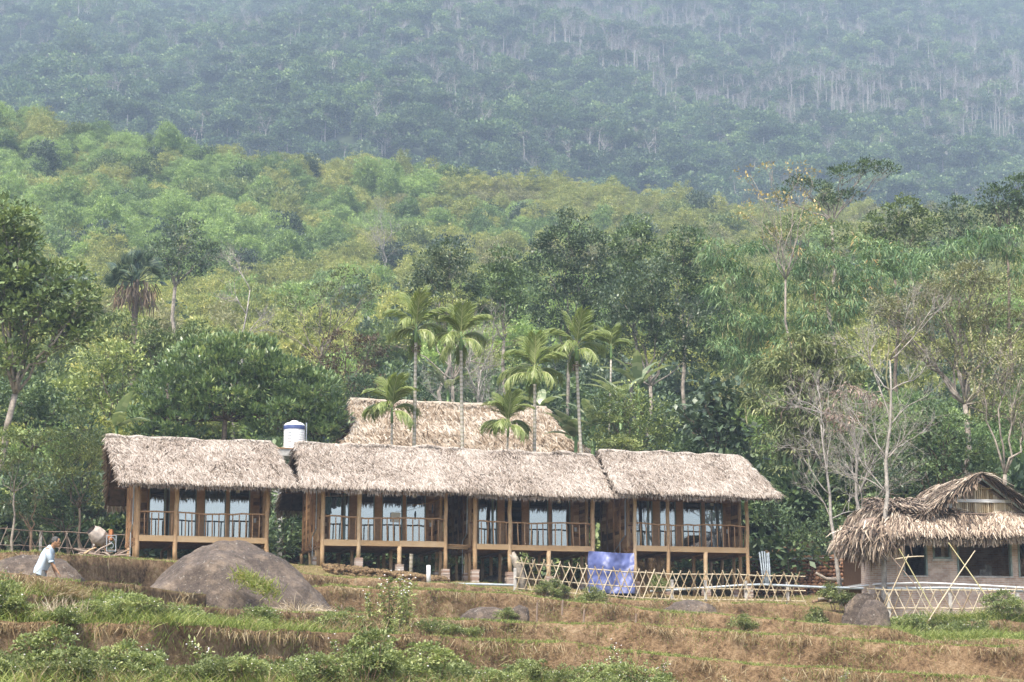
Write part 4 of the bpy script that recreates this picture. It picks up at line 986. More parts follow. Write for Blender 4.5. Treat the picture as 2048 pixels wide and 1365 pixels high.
# bare trees
def bare_tree(name, label, Y, bpx, tpx, r, spread, deadlobes=(), limbs=6, L=1.5, mat='bark_bare'):
    limbs += 2
    base = P(bpx, 1000, Y); base[2] = G(base[0], base[1]); top = P(tpx[0], tpx[1], Y)-base
    root = empty(name, base, 0, label, 'tree'); w = MB(); p = limb(w, (0, 0, -.3), top, r*1.3, r*.3, .03, 9, seg=8)
    tips = []
    for i in range(limbs):
        t = 4+i*5//limbs; t = min(t, 8); d = (rng.normal()*.9, rng.normal()*.5, 1.0)
        bare_branches(w, p[t], d, L*(.7+.5*rng.random()), r*.34, 4, spread, 5, .3, tips)
    w.build('trunk', M[mat], root, smooth=True)
    if deadlobes:
        k = PXM(Y); LB = []
        for px, py, rx, rz in deadlobes: c = P(px, py, Y)-base; LB.append((*c, rx/k, rx/k*.7, rz/k))
        c = MB(); crown(c, LB, leaf=.2, lw=.3, droop=.9, clump=.35, per=22, dens=.9); c.build('dead_leaves', M['leaf_dead'], root)
    return root
bare_tree('bare_tree', 'pale bare tree with a cloud of withered brown leaves left of the brick house', 83, 1735, (1700, 860), .10, .5, [(1700, 790, 30, 16), (1740, 800, 22, 18), (1670, 820, 24, 22), (1690, 845, 26, 20)], 6, 1.5)
bare_tree('bare_tree', 'tallest bare grey tree with pale twiggy crown rising through the thatch edge', 75.7, 1754, (1780, 720), .095, .55, [], 8, 1.5)
bare_tree('bare_tree', 'leaning bare grey trunk with broken fine twigs at the stone wall', 82, 1678, (1642, 850), .085, .6, [], 5, 1.2)
bare_tree('bare_tree', 'bare pale forked tree standing on the left slope above the glossy tree', 122, 452, (500, 580), .11, .5, [], 5, 1.3)
bare_tree('bare_tree', 'bare grey tree behind the hall ridge between the middle palms', 104, 940, (962, 740), .10, .6, [], 6, 1.6)
bare_tree('bare_tree', 'lone thin bare tree among the bamboo high on the middle hillside', 300, 768, (768, 470), .13, .5, [], 6, 2.6)
NT('bushy_tree', 'small green sprout bush wrapping the foot of the tallest bare tree', 'bush', 79.6, 1775, [(1775, 940, 24, 22), (1765, 965, 20, 18), (1790, 960, 18, 16)], 'fine', 'leaf_grey', 'bark', .04, kw=dict(leaf=.12, dens=.7, clump=.3))
# ------------------------------------------------------------------ areca palms
def frond(mb, base, az, el, L, droop=1.0, lw=.05, nl=26, ll=.62, up=.0):
    """rachis arching from base, leaflets on both sides"""
    n = 14; t = np.linspace(0, 1, n); h = np.array([math.cos(az), math.sin(az), 0.])
    a = el-droop*t**1.4*1.35; st = L/n
    p = [np.array(base, float)]
    for i in range(n-1): p.append(p[-1]+(h*math.cos(a[i])+UP*math.sin(a[i]))*st)
    p = np.array(p); mb.tube(p, np.linspace(.03, .008, n), 4, .9)
    q = np.linspace(.14, 1, nl); pi_ = np.stack([np.interp(q, t, p[:, k]) for k in range(3)], 1)
    ai = np.interp(q, t, a); T = h*np.cos(ai)[:, None]+UP*np.sin(ai)[:, None]
    s = np.cross(h, UP)
    Lw = ll*(.55+.45*np.sin(np.clip(q*1.05, 0, 1)*math.pi))
    for sg in (-1, 1):
        D_ = unit(T*(.9+.4*q[:, None])+s*sg*(.85+rng.normal(size=(nl, 1))*.18)-UP*(.1+1.25*rng.random((nl, 1))*np.clip(1.3-a[0], .05, 1))); N = unit(np.cross(D_, T)*sg)
        N = np.where(N[:, 2:3] < 0, -N, N)
        mb.blades(pi_, D_, N, unit(np.cross(D_, N)), Lw*(.85+.3*rng.random(nl)), lw*(.8+.5*rng.random(nl)), np.clip(.3+.5*rng.random(nl), 0, 1), 0, .32)
M['palm_leaf'] = tintmat('palm_leaf', [(0, (.07, .11, .025)), (.5, (.19, .245, .065)), (.85, (.36, .40, .17)), (1, (.55, .52, .32))], .4, .4, .25)
M['palm_trunk'] = m = plain('palm_trunk', (.42, .41, .34), .8, 0, .15, 4)
nt = m.node_tree; b = nt.nodes['Principled BSDF']; wv = nt.nodes.new('ShaderNodeTexWave'); wv.bands_direction = 'Z'; wv.inputs['Scale'].default_value = 1.6; wv.inputs['Distortion'].default_value = .6
tc = nt.nodes.new('ShaderNodeTexCoord'); nt.links.new(tc.outputs['Object'], wv.inputs[0])
r = ramp(nt, [(.0, (.26, .25, .18)), (.5, (.37, .34, .28)), (1, (.43, .40, .34))]); nt.links.new(wv.outputs['Fac'], r.inputs[0]); nt.links.new(r.outputs[0], b.inputs['Base Color'])
M['palm_green'] = plain('palm_green', (.16, .26, .08), .45, 0, .1)
def palm(label, px, pyc, Y, seed, L=1.9, nf=9, fruit=True, rt=.085):
    c = P(px, pyc, Y); bz = G(c[0], c[1]); root = empty('areca_palm', (c[0], c[1], bz), 0, label, 'palm tree', 'areca palms behind the huts')
    H = c[2]-bz; mb = MB(); z = np.linspace(-.2, H-.75, 12); w_ = rng.normal()*.05
    lx = rng.normal()*.35; mb.tube([(lx*(1-q/H)**1.5, 0, q) for q in z], np.linspace(rt*1.1, rt*.85, 12), 9); mb.build('trunk', M['palm_trunk'], root, smooth=True)
    mb = MB(); mb.tube([(lx*(1-z[-1]/H)**1.5, 0, H-.8), (0, 0, H-.6), (0, 0, H-.2), (0, 0, H+.1)], [rt*.9, rt*1.15, rt*.9, rt*.5], 9); mb.build('crownshaft', M['palm_green'], root, smooth=True)
    rg = np.random.default_rng(seed)
    for i in range(nf):
        mb = MB(); az = i*2.4+rg.random()*.5
        if i < 3: el, dr, ln = 1.28+.25*rg.random(), .25, .85
        elif i < 6: el, dr, ln = .95+.3*rg.random(), 1.05, 1.0
        elif i < 10: el, dr, ln = .35+.4*rg.random(), 1.25, 1.0
        else: el, dr, ln = -.2+.4*rg.random(), 1.0, .9
        frond(mb, (0, 0, H+rg.random()*.05-.03*i), az, el, L*ln*(.85+.25*rg.random()), dr, .042, 46, .80)
        mb.build('frond', M['palm_leaf'], root)
    if fruit:
        mb = MB()
        for q in range(60): a = rng.random()*6.28; mb.sphere((math.cos(a)*(.12+.14*rng.random()), math.sin(a)*(.12+.14*rng.random()), H-.95-.3*rng.random()), .03, 5, 4, rng.random())
        mb.build('fruit_cluster', M['leaf_brown'], root)
    return root
palm('leftmost tall areca palm, standing before the hall roof', 832, 652, 91, 1, 2.0, 12)
palm('second tall areca palm, in front of the yellow-green flat-topped tree', 922, 668, 91.5, 2, 1.9, 13, False)
palm('short areca palm in front of the left end of the hall roof', 784, 812, 90.5, 3, 1.8, 11, False, .06)
palm('short areca palm over the middle of the hall roof with hanging fronds', 1016, 840, 91, 4, 1.6, 11, False, .055)
palm('mid-height areca palm at the right end of the hall ridge', 1070, 735, 92, 5, 2.1, 13, False)
palm('rightmost tall areca palm with a fruit cluster under its crown', 1153, 690, 93, 6, 2.05, 12)
palm('distant slim areca palm behind the rightmost tall palm', 1222, 690, 104, 8, 1.1, 6, False, .06)
# fan palm with dead skirts
c = P(272, 560, 140); bz = G(c[0], c[1]); root = empty('fan_palm', (c[0], c[1], bz), 0, 'old fan palm with a skirt of dry brown leaves on the left hillside', 'palm tree')
H = c[2]-bz; mb = MB(); mb.tube([(0, 0, 0), (0, 0, H)], .22, 8); mb.build('trunk', M['bark'], root, smooth=True)
mb = MB()
for i in range(36):
    az = rng.random()*6.28; el = -.1+1.5*rng.random(); d = np.array([math.cos(az)*math.cos(el), math.sin(az)*math.cos(el), math.sin(el)])
    b0 = np.array([0, 0, H])+d*(1.1+.5*rng.random()); s = unit(np.cross(d, rnd_dirs(1)[0])); k = 18; an = np.linspace(-1.1, 1.1, k)[:, None]
    D_ = unit(d*np.cos(an)+s*np.sin(an)-UP*.15); nn = unit(np.cross(s, d)); mb.tube([(0, 0, H-.2), b0], .03, 4); mb.blades(np.repeat(b0[None], k, 0), D_, np.broadcast_to(nn, (k, 3)), unit(np.cross(D_, nn)), .95, .11, rng.random(k), 0, .25)
mb.build('fronds', M['leaf_grey'], root)
mb = MB(); k = 300; az = rng.random(k)*6.28; r = .35+1.1*rng.random(k)**.7; C = np.stack([np.cos(az)*r, np.sin(az)*r, H-.2-1.5*rng.random(k)], 1); D_ = unit(np.stack([np.cos(az)*.3, np.sin(az)*.3, -np.ones(k)], 1)+rng.normal(size=(k, 3))*.25)
mb.blades(C, D_, unit(np.stack([np.cos(az), np.sin(az), az*0+.1], 1)), unit(np.cross(D_, rnd_dirs(k))), .7+.5*rng.random(k), .09, rng.random(k), 0, .1); mb.build('dead_leaves', M['leaf_brown'], root)
# banana plants
M['banana_leaf'] = leafmat('banana_leaf', (.06, .13, .05), (.16, .27, .11), (.33, .43, .22), .3, .35, .5, 0)
def banana(label, px, py, Y, n=8, L=2.2, seed=1, tilt=1.0):
    c = P(px, py, Y); bz = G(c[0], c[1]); root = empty('banana_plant', (c[0], c[1], bz), 0, label, 'banana plant', 'banana plants'); H = c[2]-bz
    rg = np.random.default_rng(seed); mb = MB(); mb.tube([(0, 0, -.1), (0, 0, H*.6), (.05, 0, H)], [.14, .11, .07], 8); mb.build('stem', M['palm_green'], root, smooth=True)
    for i in range(n):
        az = rg.random()*6.28; el = (1.35-.9*rg.random())*tilt; h = np.array([math.cos(az), math.sin(az), 0]); m_ = 12; t = np.linspace(0, 1, m_); a = el-1.3*t**1.5; p = [np.array([0, 0, H-.1])]
        ll = L*(.7+.4*rg.random())
        for k in range(m_-1): p.append(p[-1]+(h*math.cos(a[k])+UP*math.sin(a[k]))*ll/m_)
        p = np.array(p); s = np.cross(h, UP); wd = .28*np.sin(np.clip(t*1.05+.02, 0, 1)*math.pi)**.6; wd[0] = .02
        V = np.concatenate([p+s*wd[:, None]-UP*(wd*.25)[:, None], p, p-s*wd[:, None]-UP*(wd*.25)[:, None]]); q = np.arange(m_-1)
        f = np.concatenate([np.stack([q, q+1, m_+q+1, m_+q], 1), np.stack([m_+q, m_+q+1, 2*m_+q+1, 2*m_+q], 1)])
        mb = MB(); mb.add(V, f, np.clip(.3+.6*rg.random(len(f)), 0, 1)); mb.build('leaf', M['banana_leaf'], root, smooth=True)
banana('banana plant with broad torn leaves behind the right end of the hall roof', 1150, 870, 95, 9, 2.4, 1)
banana('banana plant beside the rightmost tall palm trunk', 1185, 845, 97, 8, 2.4, 2)
banana('banana plant in the dark hollow under the middle trees', 1240, 800, 102, 9, 2.6, 3)
banana('banana plant standing between the trunks under the middle trees', 1275, 770, 106, 7, 2.6, 4)
banana('banana plant showing one upright leaf above the leftmost hut roof', 232, 850, 92, 4, 2.4, 5, 1.1)
banana('banana plant behind the second tall palm trunk', 895, 775, 106, 8, 2.4, 6)
banana('banana plant behind the mid-height palm', 1080, 810, 106, 8, 2.4, 7)
# ------------------------------------------------------------------ rocks
m, nt, b = newmat('rock')
n1 = noise(nt, .8, 7, .65); n3 = noise(nt, 6, 5, .7); n4 = noise(nt, 9, 4, .7)
r1 = ramp(nt, [(.38, (.04, .03, .024)), (.48, (.105, .08, .062)), (.56, (.18, .14, .108)), (.68, (.33, .275, .225))])
n5 = noise(nt, 26, 6, .75); s_ = mathn(nt, 'ADD', mathn(nt, 'MULTIPLY', n1.outputs['Fac'], .38), mathn(nt, 'ADD', mathn(nt, 'MULTIPLY', n3.outputs['Fac'], .32), mathn(nt, 'MULTIPLY', n5.outputs['Fac'], .30))); nt.links.new(s_, r1.inputs[0])
sp = ramp(nt, [(.61, (0, 0, 0)), (.66, (1, 1, 1))]); nt.links.new(n4.outputs['Fac'], sp.inputs[0])
mn = ramp(nt, [(.45, (0, 0, 0)), (.62, (1, 1, 1))]); nt.links.new(n1.outputs['Fac'], mn.inputs[0])
cc_ = mixc(nt, mathn(nt, 'MULTIPLY', sp.outputs[0], .5), r1.outputs[0], (.50, .47, .41))
geo = nt.nodes.new('ShaderNodeNewGeometry'); sz = nt.nodes.new('ShaderNodeSeparateXYZ'); nt.links.new(geo.outputs['Normal'], sz.inputs[0])
st = noise(nt, 1.6, 6, .7); sr = ramp(nt, [(.52, (0, 0, 0)), (.66, (1, 1, 1))]); nt.links.new(st.outputs['Fac'], sr.inputs[0])
nt.links.new(mixc(nt, mathn(nt, 'MULTIPLY', sr.outputs[0], .65), cc_, (.31, .235, .16)), b.inputs['Base Color'])
b.inputs['Roughness'].default_value = .9; bump(nt, b, s_, 1.0, .25); M['rock'] = m
M['stone'] = tintmat('stone', [(0, (.14, .11, .07)), (.35, (.30, .21, .13)), (.7, (.44, .33, .22)), (1, (.52, .48, .40))], .9, .2, 0, 0, .5, 5, .5, 12)
M['stone_red'] = tintmat('stone_red', [(0, (.10, .06, .04)), (.5, (.27, .14, .08)), (1, (.42, .25, .15))], .9, .2, 0, 0, .5, 5, .5, 12)
def rock(name, label, px0, px1, ptop, pbot, Y, dy=1.0, sd=0, shape=None, res=48, rgh=.25):
    k = PXM(Y); c = P((px0+px1)/2, pbot, Y); w_ = (px1-px0)/k/2; h_ = (pbot-ptop)/k
    def fn(g, v):
        n = fbm(g*1.3+sd, 4, 11+sd); n2_ = fbm(g*4+sd, 4, 14)
        n = n+.5*(.5-np.abs(fbm(g*2.3+sd*2, 3, 31))*4)*.18
        r = 1+n[:, None]*rgh*2+n2_[:, None]*.16
        v = v*r
        if shape: v = shape(g, v)
        return v
    mb = MB(); mb.sphere((0, 0, -.1*h_), (w_, w_*dy, h_*1.1), res, res//2, fn=fn)
    return mb.build(name, M['rock'], smooth=True, loc=tuple(c), label=label, cat='rock')
def big(g, v):    # steep right flank, long low left shoulder
    x = g[:, 0]; t = np.clip(x, -1, 1); z = v[:, 2]
    v[:, 2] = np.where(z > 0, z*(1-.52*np.clip(-t, 0, 1)**1.7)*(1-.3*np.clip(t, 0, 1)**1.7)*.97, z)
    return v
rock('boulder', 'huge dome-shaped brown-grey boulder below the leftmost hut', 236, 654, 1087, 1240, 61.5, .8, 3, big, 130, .13)
rock('boulder', 'long flat mottled rock behind the walking man', -70, 158, 1112, 1175, 51.5, .5, 5, None, 60, .22)
rock('boulder', 'low grey rock half sunk in the middle terrace', 915, 1060, 1214, 1256, 63, .6, 8, None, 48, .25)
rock('boulder', 'rounded dark boulder with a straw patch at the right terrace edge', 1712, 1782, 1200, 1255, 70.5, .9, 9, None, 48, .12)
rock('boulder', 'pale sloping rock face beside the brick base of the house', 1680, 1775, 1190, 1255, 75.2, .35, 12, None, 60, .4)
rock('boulder', 'low brown rock just below the loose stone wall', 1318, 1440, 1203, 1236, 73.5, .6, 13, None, 48, .15)
rock('boulder', 'small grey rock tip among weeds on the left', 78, 122, 1226, 1250, 41, .8, 15, None, 24, .2)
rock('boulder', 'grey rock poking up at the bottom edge of the view', 676, 806, 1354, 1385, 36.5, .7, 16, None, 40, .25)
rock('boulder', 'flat pale rock under the floor of the third hut', 962, 1025, 1149, 1172, 86, .7, 17, None, 24, .1)
rock('boulder', 'dark jagged rock beside the low grey rock', 1020, 1060, 1212, 1240, 62, .7, 18, None, 24, .35)
# loose stones of the low wall under the lattice fence: each its own
sx_ = []
for i in range(64):
    px = 1150+i*7.4+rng.normal()*3; row = 0 if i % 3 else 1
    if px > 1625: break
    w_ = P(px, 1200, 79.9); Yw = eY('A', w_[0])-.32-.1*rng.random(); rr = .09+.09*rng.random()
    z = G(w_[0], Yw-.5)+rr*.6+row*.18
    mb = MB(); sdd = rng.random()*50
    mb.sphere((0, 0, 0), (rr*1.35, rr, rr*.85), 10, 7, rng.random(), fn=lambda g, v: v*(1+fbm(g*1.2+sdd, 2, 3)[:, None]*.7))
    mb.build('stone', M['stone'], loc=(w_[0], Yw, z), label='rounded field stone in the loose row under the lattice fence', cat='stone', group='loose stones under the lattice fence').rotation_euler = (0, 0, rng.random()*3)
# dry-stone retaining wall behind the fence on the right
A0, A1 = P(1490, 1121, 92.0), P(1745, 1129, 90.0)
L_ = np.linalg.norm((A1-A0)[:2]); az = math.atan2(A1[1]-A0[1], A1[0]-A0[0]); g0 = G(A0[0], A0[1])
root_z = g0; hW = A0[2]-g0
root = empty('stone_wall', (A0[0], A0[1], g0), az, 'reddish dry-stone retaining wall between the rightmost hut and the brick house', 'wall')
mb = MB(); z = -.1; 
while z < hW:
    hh_ = .10+.09*rng.random(); x = rng.random()*.1
    while x < L_+.3:
        w_ = .12+.26*rng.random()**1.5; mb.sphere((x+w_/2, .0+rng.random()*.06, z+hh_/2), (w_*.56, .16, hh_*.56), 8, 6, rng.random(), fn=lambda g, v: v*(1+fbm(g*1.5+x*7+z*3, 2, 6)[:, None]*.5)); x += w_
    z += hh_
mb.build('stone_courses', M['stone_red'], root, smooth=False)
mb = MB(); mb.span(-.1, L_+.3, .12, .6, -.2, hW-.05); mb.build('earth_core', M['earth'], root)
mb = MB(); mb.span(-.1, L_+.3, -.12, .4, hW, hW+.05, .5); mb.build('coping', M['concrete'], root)
# ------------------------------------------------------------------ fences
def ground_line(nodes):   # nodes (px, pybase, Y) -> world points resting on the ground
    o = []
    for px, py, Y in nodes: w_ = P(px, py, Y); o.append((w_[0], w_[1], G(w_[0], w_[1])))
    return np.array(o)
def along(pts, d):
    seg = np.linalg.norm(np.diff(pts[:, :2], axis=0), axis=1); cum = np.concatenate([[0], np.cumsum(seg)])
    return np.stack([np.interp(d, cum, pts[:, k]) for k in range(3)], -1), cum[-1]
def lattice(label, nodes, hgt, step, posts, mat='bamboo_cane', rails=(.12, .45, .9), slant=.55, r=.02, ragged=.05, zlift=0, group=None, pmat='concrete', ph=1.0):
    pts = ground_line(nodes); pts[:, 2] += zlift; _, LT = along(pts, np.array([0.])); o = pts[0].copy(); root = empty('bamboo_fence', o, 0, label, 'fence', group)
    mb = MB()
    for d in np.arange(0, LT, step):
        for sg in (-1, 1):
            d1 = d+sg*slant*(1+rng.normal()*.06); 
            if d1 < -.1 or d1 > LT+.1: continue
            a, _ = along(pts, np.array([d+rng.normal()*.02])); b_, _ = along(pts, np.array([d1])); a = a[0]-o; b_ = b_[0]-o
            h = hgt*(1+rng.normal()*ragged); off = np.array([0, -.02*sg, 0])
            mid = (a+b_)/2+UP*(h*.5+.02)+rng.normal(size=3)*.008
            mb.tube([a+off+UP*.02, mid+off, b_+off+UP*h], r*(.8+.4*rng.random()), 5, rng.random())
    mb.build('lattice', M[mat], root)
    for hr in rails:
        d = np.linspace(0, LT, 14); q, _ = along(pts, d); mb = MB(); q = q-o; q[:, 2] += hgt*hr+rng.normal(size=14)*.012; q[:, 1] += .05; mb.tube(q, r*1.25, 6, .4+.4*rng.random()); mb.build('rail', M[mat], root)
    for pd in posts:
        q, _ = along(pts, np.array([pd*LT])); q = q[0]-o; mb = MB(); mb.span(q[0]-.06, q[0]+.06, q[1]+.09, q[1]+.2, q[2]-.3, q[2]+ph); mb.build('post', M[pmat], root)
lattice('long pale bamboo lattice fence in front of the two right huts', [(1030, 1185, 80.5), (1120, 1190, 81.2), (1260, 1196, 81.8), (1360, 1200, 82.2), (1480, 1200, 82.6), (1612, 1196, 82.6)], 1.32, .36, (.0, .545, .66, .8, .94), r=.021, ph=.95)
lattice('bamboo lattice fence against the brick base of the house on the right', [(1736, 1240, 75.2), (1800, 1243, 74.4), (1900, 1245, 73.9), (2060, 1245, 73.5), (2150, 1245, 73.3)], 1.25, .42, (.12, .42, .74), 'bamboo_cane', (.12, .42, .95), r=.019, ph=1.1)
lattice('weathered bamboo lattice fence in the shade left of the leftmost hut', [(-60, 1095, 85), (60, 1092, 86), (180, 1090, 86.5), (262, 1090, 87)], 1.35, .5, (.1, .43, .76), 'wood_grey', (.05, .5, 1.0), r=.018, ph=1.35)
# crossed bamboo poles in front of the house
def pole(label, a, b_, Y0, Y1, r=.03, mat='bamboo_cane', name='bamboo_pole', cat='pole'):
    p0, p1 = P(a[0], a[1], Y0), P(b_[0], b_[1], Y1); mb = MB(); t = np.linspace(0, 1, 9)[:, None]
    q = (p1-p0)*t; q[:, 2] += np.sin(t[:, 0]*3.14)*.03
    mb.tube(q, np.linspace(r*1.1, r*.8, 9), 7, .3+.5*rng.random()); return mb.build(name, M[mat], None, True, tuple(p0), label, cat)
pole('greenish pole leaning left across the door opening of the brick house', (1873, 1234), (1798, 1098), 73.0, 74.6, .026, 'bamboo_green')
pole('short yellow pole propping the stubby crossbar', (1770, 1215), (1817, 1110), 73.6, 74.5, .024)
pole('stubby horizontal bamboo crossbar before the door opening', (1790, 1119), (1848, 1113), 74.5, 74.4, .024)
pole('thin brown pole slanting left of the crossbar', (1838, 1180), (1760, 1088), 73.9, 74.9, .02, 'wood_grey')
pole('pale pole rising right over the wide opening of the house', (1857, 1242), (1950, 1102), 72.8, 74.6, .026)
pole('greenish pole slanting down right across the wide opening', (2003, 1238), (1897, 1086), 72.8, 74.9, .026, 'bamboo_green')
pole('thin upright stick beside the crossed poles', (1796, 1160), (1791, 1095), 74.6, 74.7, .016, 'wood_grey', 'stick', 'stick')
# pipes
def pipe(label, pts, r=.045, mat='pvc', name='water_pipe'):
    q = np.array([P(*p) for p in pts]); o = q[0].copy(); n = 24; t = np.linspace(0, 1, len(q)); tt = np.linspace(0, 1, n)
    q = np.stack([np.interp(tt, t, q[:, k]) for k in range(3)], 1)-o; mb = MB(); mb.tube(q, r, 8); return mb.build(name, M[mat], None, True, tuple(o), label, 'pipe')
pipe('long grey water pipe running from the hut piers to the brick house', [(1300, 1183, 84.2), (1400, 1177, 84), (1510, 1169, 83.8), (1640, 1175, 80), (1760, 1178, 75.7), (1900, 1176, 74.9), (2060, 1183, 74.4), (2150, 1187, 74.2)], .05)
pipe('thin white pipe lying on top of the long grey pipe', [(1700, 1175, 76.8), (1760, 1168, 75.8), (1850, 1166, 74.9), (1980, 1172, 74.4), (2060, 1177, 74.3), (2150, 1180, 74.1)], .035, 'paint_white')
pipe('grey pipe on the ground under the third hut', [(880, 1168, 80.5), (960, 1169, 81), (1030, 1171, 81.4)], .05)
pipe('grey rail pipe along the top of the stone wall', [(1475, 1120, 91.5), (1560, 1118, 91), (1636, 1118, 90.5)], .04)
M['pvc_dull'] = plain('pvc_dull', (.24, .28, .31), .5, 0, .2, 5)
for i, (xt, xb) in enumerate(((1519, 1527), (1524, 1531), (1529, 1534), (1534, 1537), (1537, 1541))):
    mb = MB(); p0, p1 = P(xb, 1168, 84.5), P(xt, 1103+rng.random()*8, 85.2); mb.tube([(0, 0, 0), p1-p0], .035, 7); mb.build('steel_pipe', M['pvc_dull'], None, True, tuple(p0), 'grey pipe standing in the leaning bundle right of the rightmost hut', 'pipe', 'upright grey pipes beside the rightmost hut')
w_ = P(857, 1160, 79.5); mb = MB(); mb.tube([(0, 0, -.1), (0, 0, .72)], .085, 12); mb.build('marker_post', M['paint_white'], None, True, (w_[0], w_[1], G(w_[0], w_[1])), 'short white round post between the piers of the second hut', 'post')
# tree stump in front of the third hut
w_ = P(1040, 1180, 81.0); gz_ = G(w_[0], w_[1]); root = empty('tree_stump', (w_[0], w_[1], gz_), 0, 'gnarled grey stump standing at the left end of the lattice fence', 'stump')
mb = MB(); mb.tube([(.15, 0, -.2), (.08, 0, .5), (-.05, 0, 1.0), (-.2, 0, 1.35), (-.28, 0, 1.65)], [.2, .16, .17, .15, .06], 10, wob=.3); mb.tube([(-.15, 0, 1.2), (-.42, .05, 1.55)], [.09, .03], 6); mb.build('trunk', M['bark_pale'], root, smooth=True)
mb = MB(); crown(mb, [(.1, -.1, 1.35, .25, .2, .2)], leaf=.12, clump=.15, per=10); mb.build('moss_leaves', M['leaf_mid'], root)
# blue tarp hung over a pile
m, nt, b = newmat('tarp'); nn = noise(nt, 1.5, 5, .6); rr = ramp(nt, [(.3, (.04, .055, .15)), (.55, (.095, .12, .29)), (.8, (.18, .21, .33))]); nt.links.new(nn.outputs['Fac'], rr.inputs[0]); nt.links.new(rr.outputs[0], b.inputs['Base Color']); b.inputs['Roughness'].default_value = .45
M['tarp'] = m
t0, t1 = P(1178, 1190, 82.8), P(1266, 1190, 83.6); gz_ = G(t0[0], t0[1]); u = np.linspace(0, 1, 40); v = np.linspace(0, 1, 30); uu, vv = np.meshgrid(u, v); Wt = t1[0]-t0[0]
ztop = P(1178, 1104, 82.8)[2]-gz_
nz = fbm(np.stack([uu*2.5, vv*2.5, vv*0], -1), 4, 55)
nz = nz+.35*fbm(np.stack([uu*9, vv*7+uu*4, vv*0], -1), 4, 56); X = uu*Wt+.03*np.sin(vv*9)*np.where(uu > .5, 1, -1)+nz*.1; Z = ztop*(1-.06*uu+.015*np.cos(uu*6))*(1-vv)+.02+nz*.05; Yg = .25*np.sin(uu*3.14)*-1+nz*.35+.12*np.sin(uu*9+vv*3)-vv*.25+.6*np.clip(.25-uu, 0, 1)**.7
mb = MB(); grid_mesh(mb, X, Yg, Z)
X2 = np.stack([X[0], X[0]]); grid_mesh(mb, X2, np.stack([Yg[0], Yg[0]*0+1.6]), np.stack([Z[0], Z[0]-.25]))
for c_ in (0, -1): grid_mesh(mb, np.stack([X[:, c_], X[:, c_]]), np.stack([Yg[:, c_], Yg[:, c_]*0+1.6]), np.stack([Z[:, c_], Z[:, c_]*.9]))
mb.build('tarpaulin', M['tarp'], None, True, (t0[0], t0[1], gz_), 'creased blue tarpaulin draped over a pile between the two right huts', 'tarp')
# log pile near the wall
for i in range(7):
    p0, p1 = P(1625+i*11, 1164-i % 3*4, 83+i*.1), P(1690+i*4, 1163-i % 2*3, 84); 
    p0[2] = G(p0[0], p0[1])+.1+.1*(i % 3); p1[2] = G(p1[0], p1[1])+.1+.09*(i % 2); mb = MB(); limb(mb, (0, 0, 0), p1-p0, .07, .05, .08, 6); mb.build('log', M['bark_pale' if i % 2 else 'bark_red'], None, True, tuple(p0), 'cut log lying in the heap before the stone wall', 'log', 'cut logs before the stone wall')
p0 = P(1632, 1146, 83); p1 = P(1690, 1162, 83.6); mb = MB(); mb.tube([(0, 0, 0), (p1-p0)*.35-UP*.15, (p1-p0)*.7-UP*.05, p1-p0], [.05, .08, .09, .09], 8); mb.build('driftwood_branch', M['bark_pale'], None, True, tuple(p0), 'thick pale curved branch lying on top of the log heap', 'branch')
# water tank and its platform
w_ = P(588, 903, 92.5); gz_ = G(w_[0], w_[1]); root = empty('tank_platform', (w_[0], w_[1], gz_), PSI, 'concrete platform carrying the water tank between two hut roofs', 'platform'); H = w_[2]-gz_
mb = MB(); mb.span(-.9, 1.0, -.8, .8, H-.32, H); mb.build('deck', M['concrete'], root)
mb = MB(); mb.span(-.95, 1.05, -.85, .85, H+.002, H+.05); mb.build('rim', M['wood'], root)
for x in (-.7, .8):
    for y in (-.6, .6): mb = MB(); mb.span(x-.12, x+.12, y-.12, y+.12, -.3, H-.322); mb.build('leg', M['concrete'], root)
root = empty('water_tank', (w_[0], w_[1], w_[2]+.05), PSI, 'white cylindrical water tank with a blue band and domed top behind the hut roofs', 'water tank')
def lathe(mb, prof, seg=28, c=(0, 0)):
    a = np.arange(seg)/seg*6.2832; R = np.array(prof); V = np.concatenate([np.stack([c[0]+r*np.cos(a), c[1]+r*np.sin(a), a*0+z], 1) for r, z in R]); j = np.arange(seg); k = (j+1) % seg
    mb.add(V, np.concatenate([np.stack([i*seg+j, i*seg+k, (i+1)*seg+k, (i+1)*seg+j], 1) for i in range(len(R)-1)]))
M['tank'] = plain('tank', (.85, .86, .86), .25, 0, .03); M['tank_blue'] = plain('tank_blue', (.07, .10, .24), .35, 0, .05)
mb = MB(); pr = [(0, 0)]
for i in range(8): z = i*.115; pr += [(.50, z), (.50, z+.07), (.488, z+.08), (.488, z+.108)]
lathe(mb, pr+[(.50, .93), (.50, .95)]); mb.build('shell', M['tank'], root, smooth=False)
mb = MB(); lathe(mb, [(.504, .951), (.507, .96), (.507, 1.13), (.504, 1.14)]); mb.build('band', M['tank_blue'], root, smooth=True)
mb = MB(); lathe(mb, [(.5, 1.141), (.5, 1.16), (.42, 1.25), (.25, 1.32), (.16, 1.33), (.16, 1.38), (0, 1.385)]); mb.build('dome_lid', M['tank'], root, smooth=True)
mb = MB(); mb.tube([(.55, -.1, .0), (.55, -.1, 1.3)], .03, 6); mb.build('down_pipe', M['pvc'], root)
for i, a in enumerate((-2.2,)):
    mb = MB()
    for z in np.arange(.12, .9, .13): mb.box((.5*math.cos(a), .5*math.sin(a), z), (.2, .02, .035), rz=a+1.57)
    mb.build('label_strip', M['steel'], root)
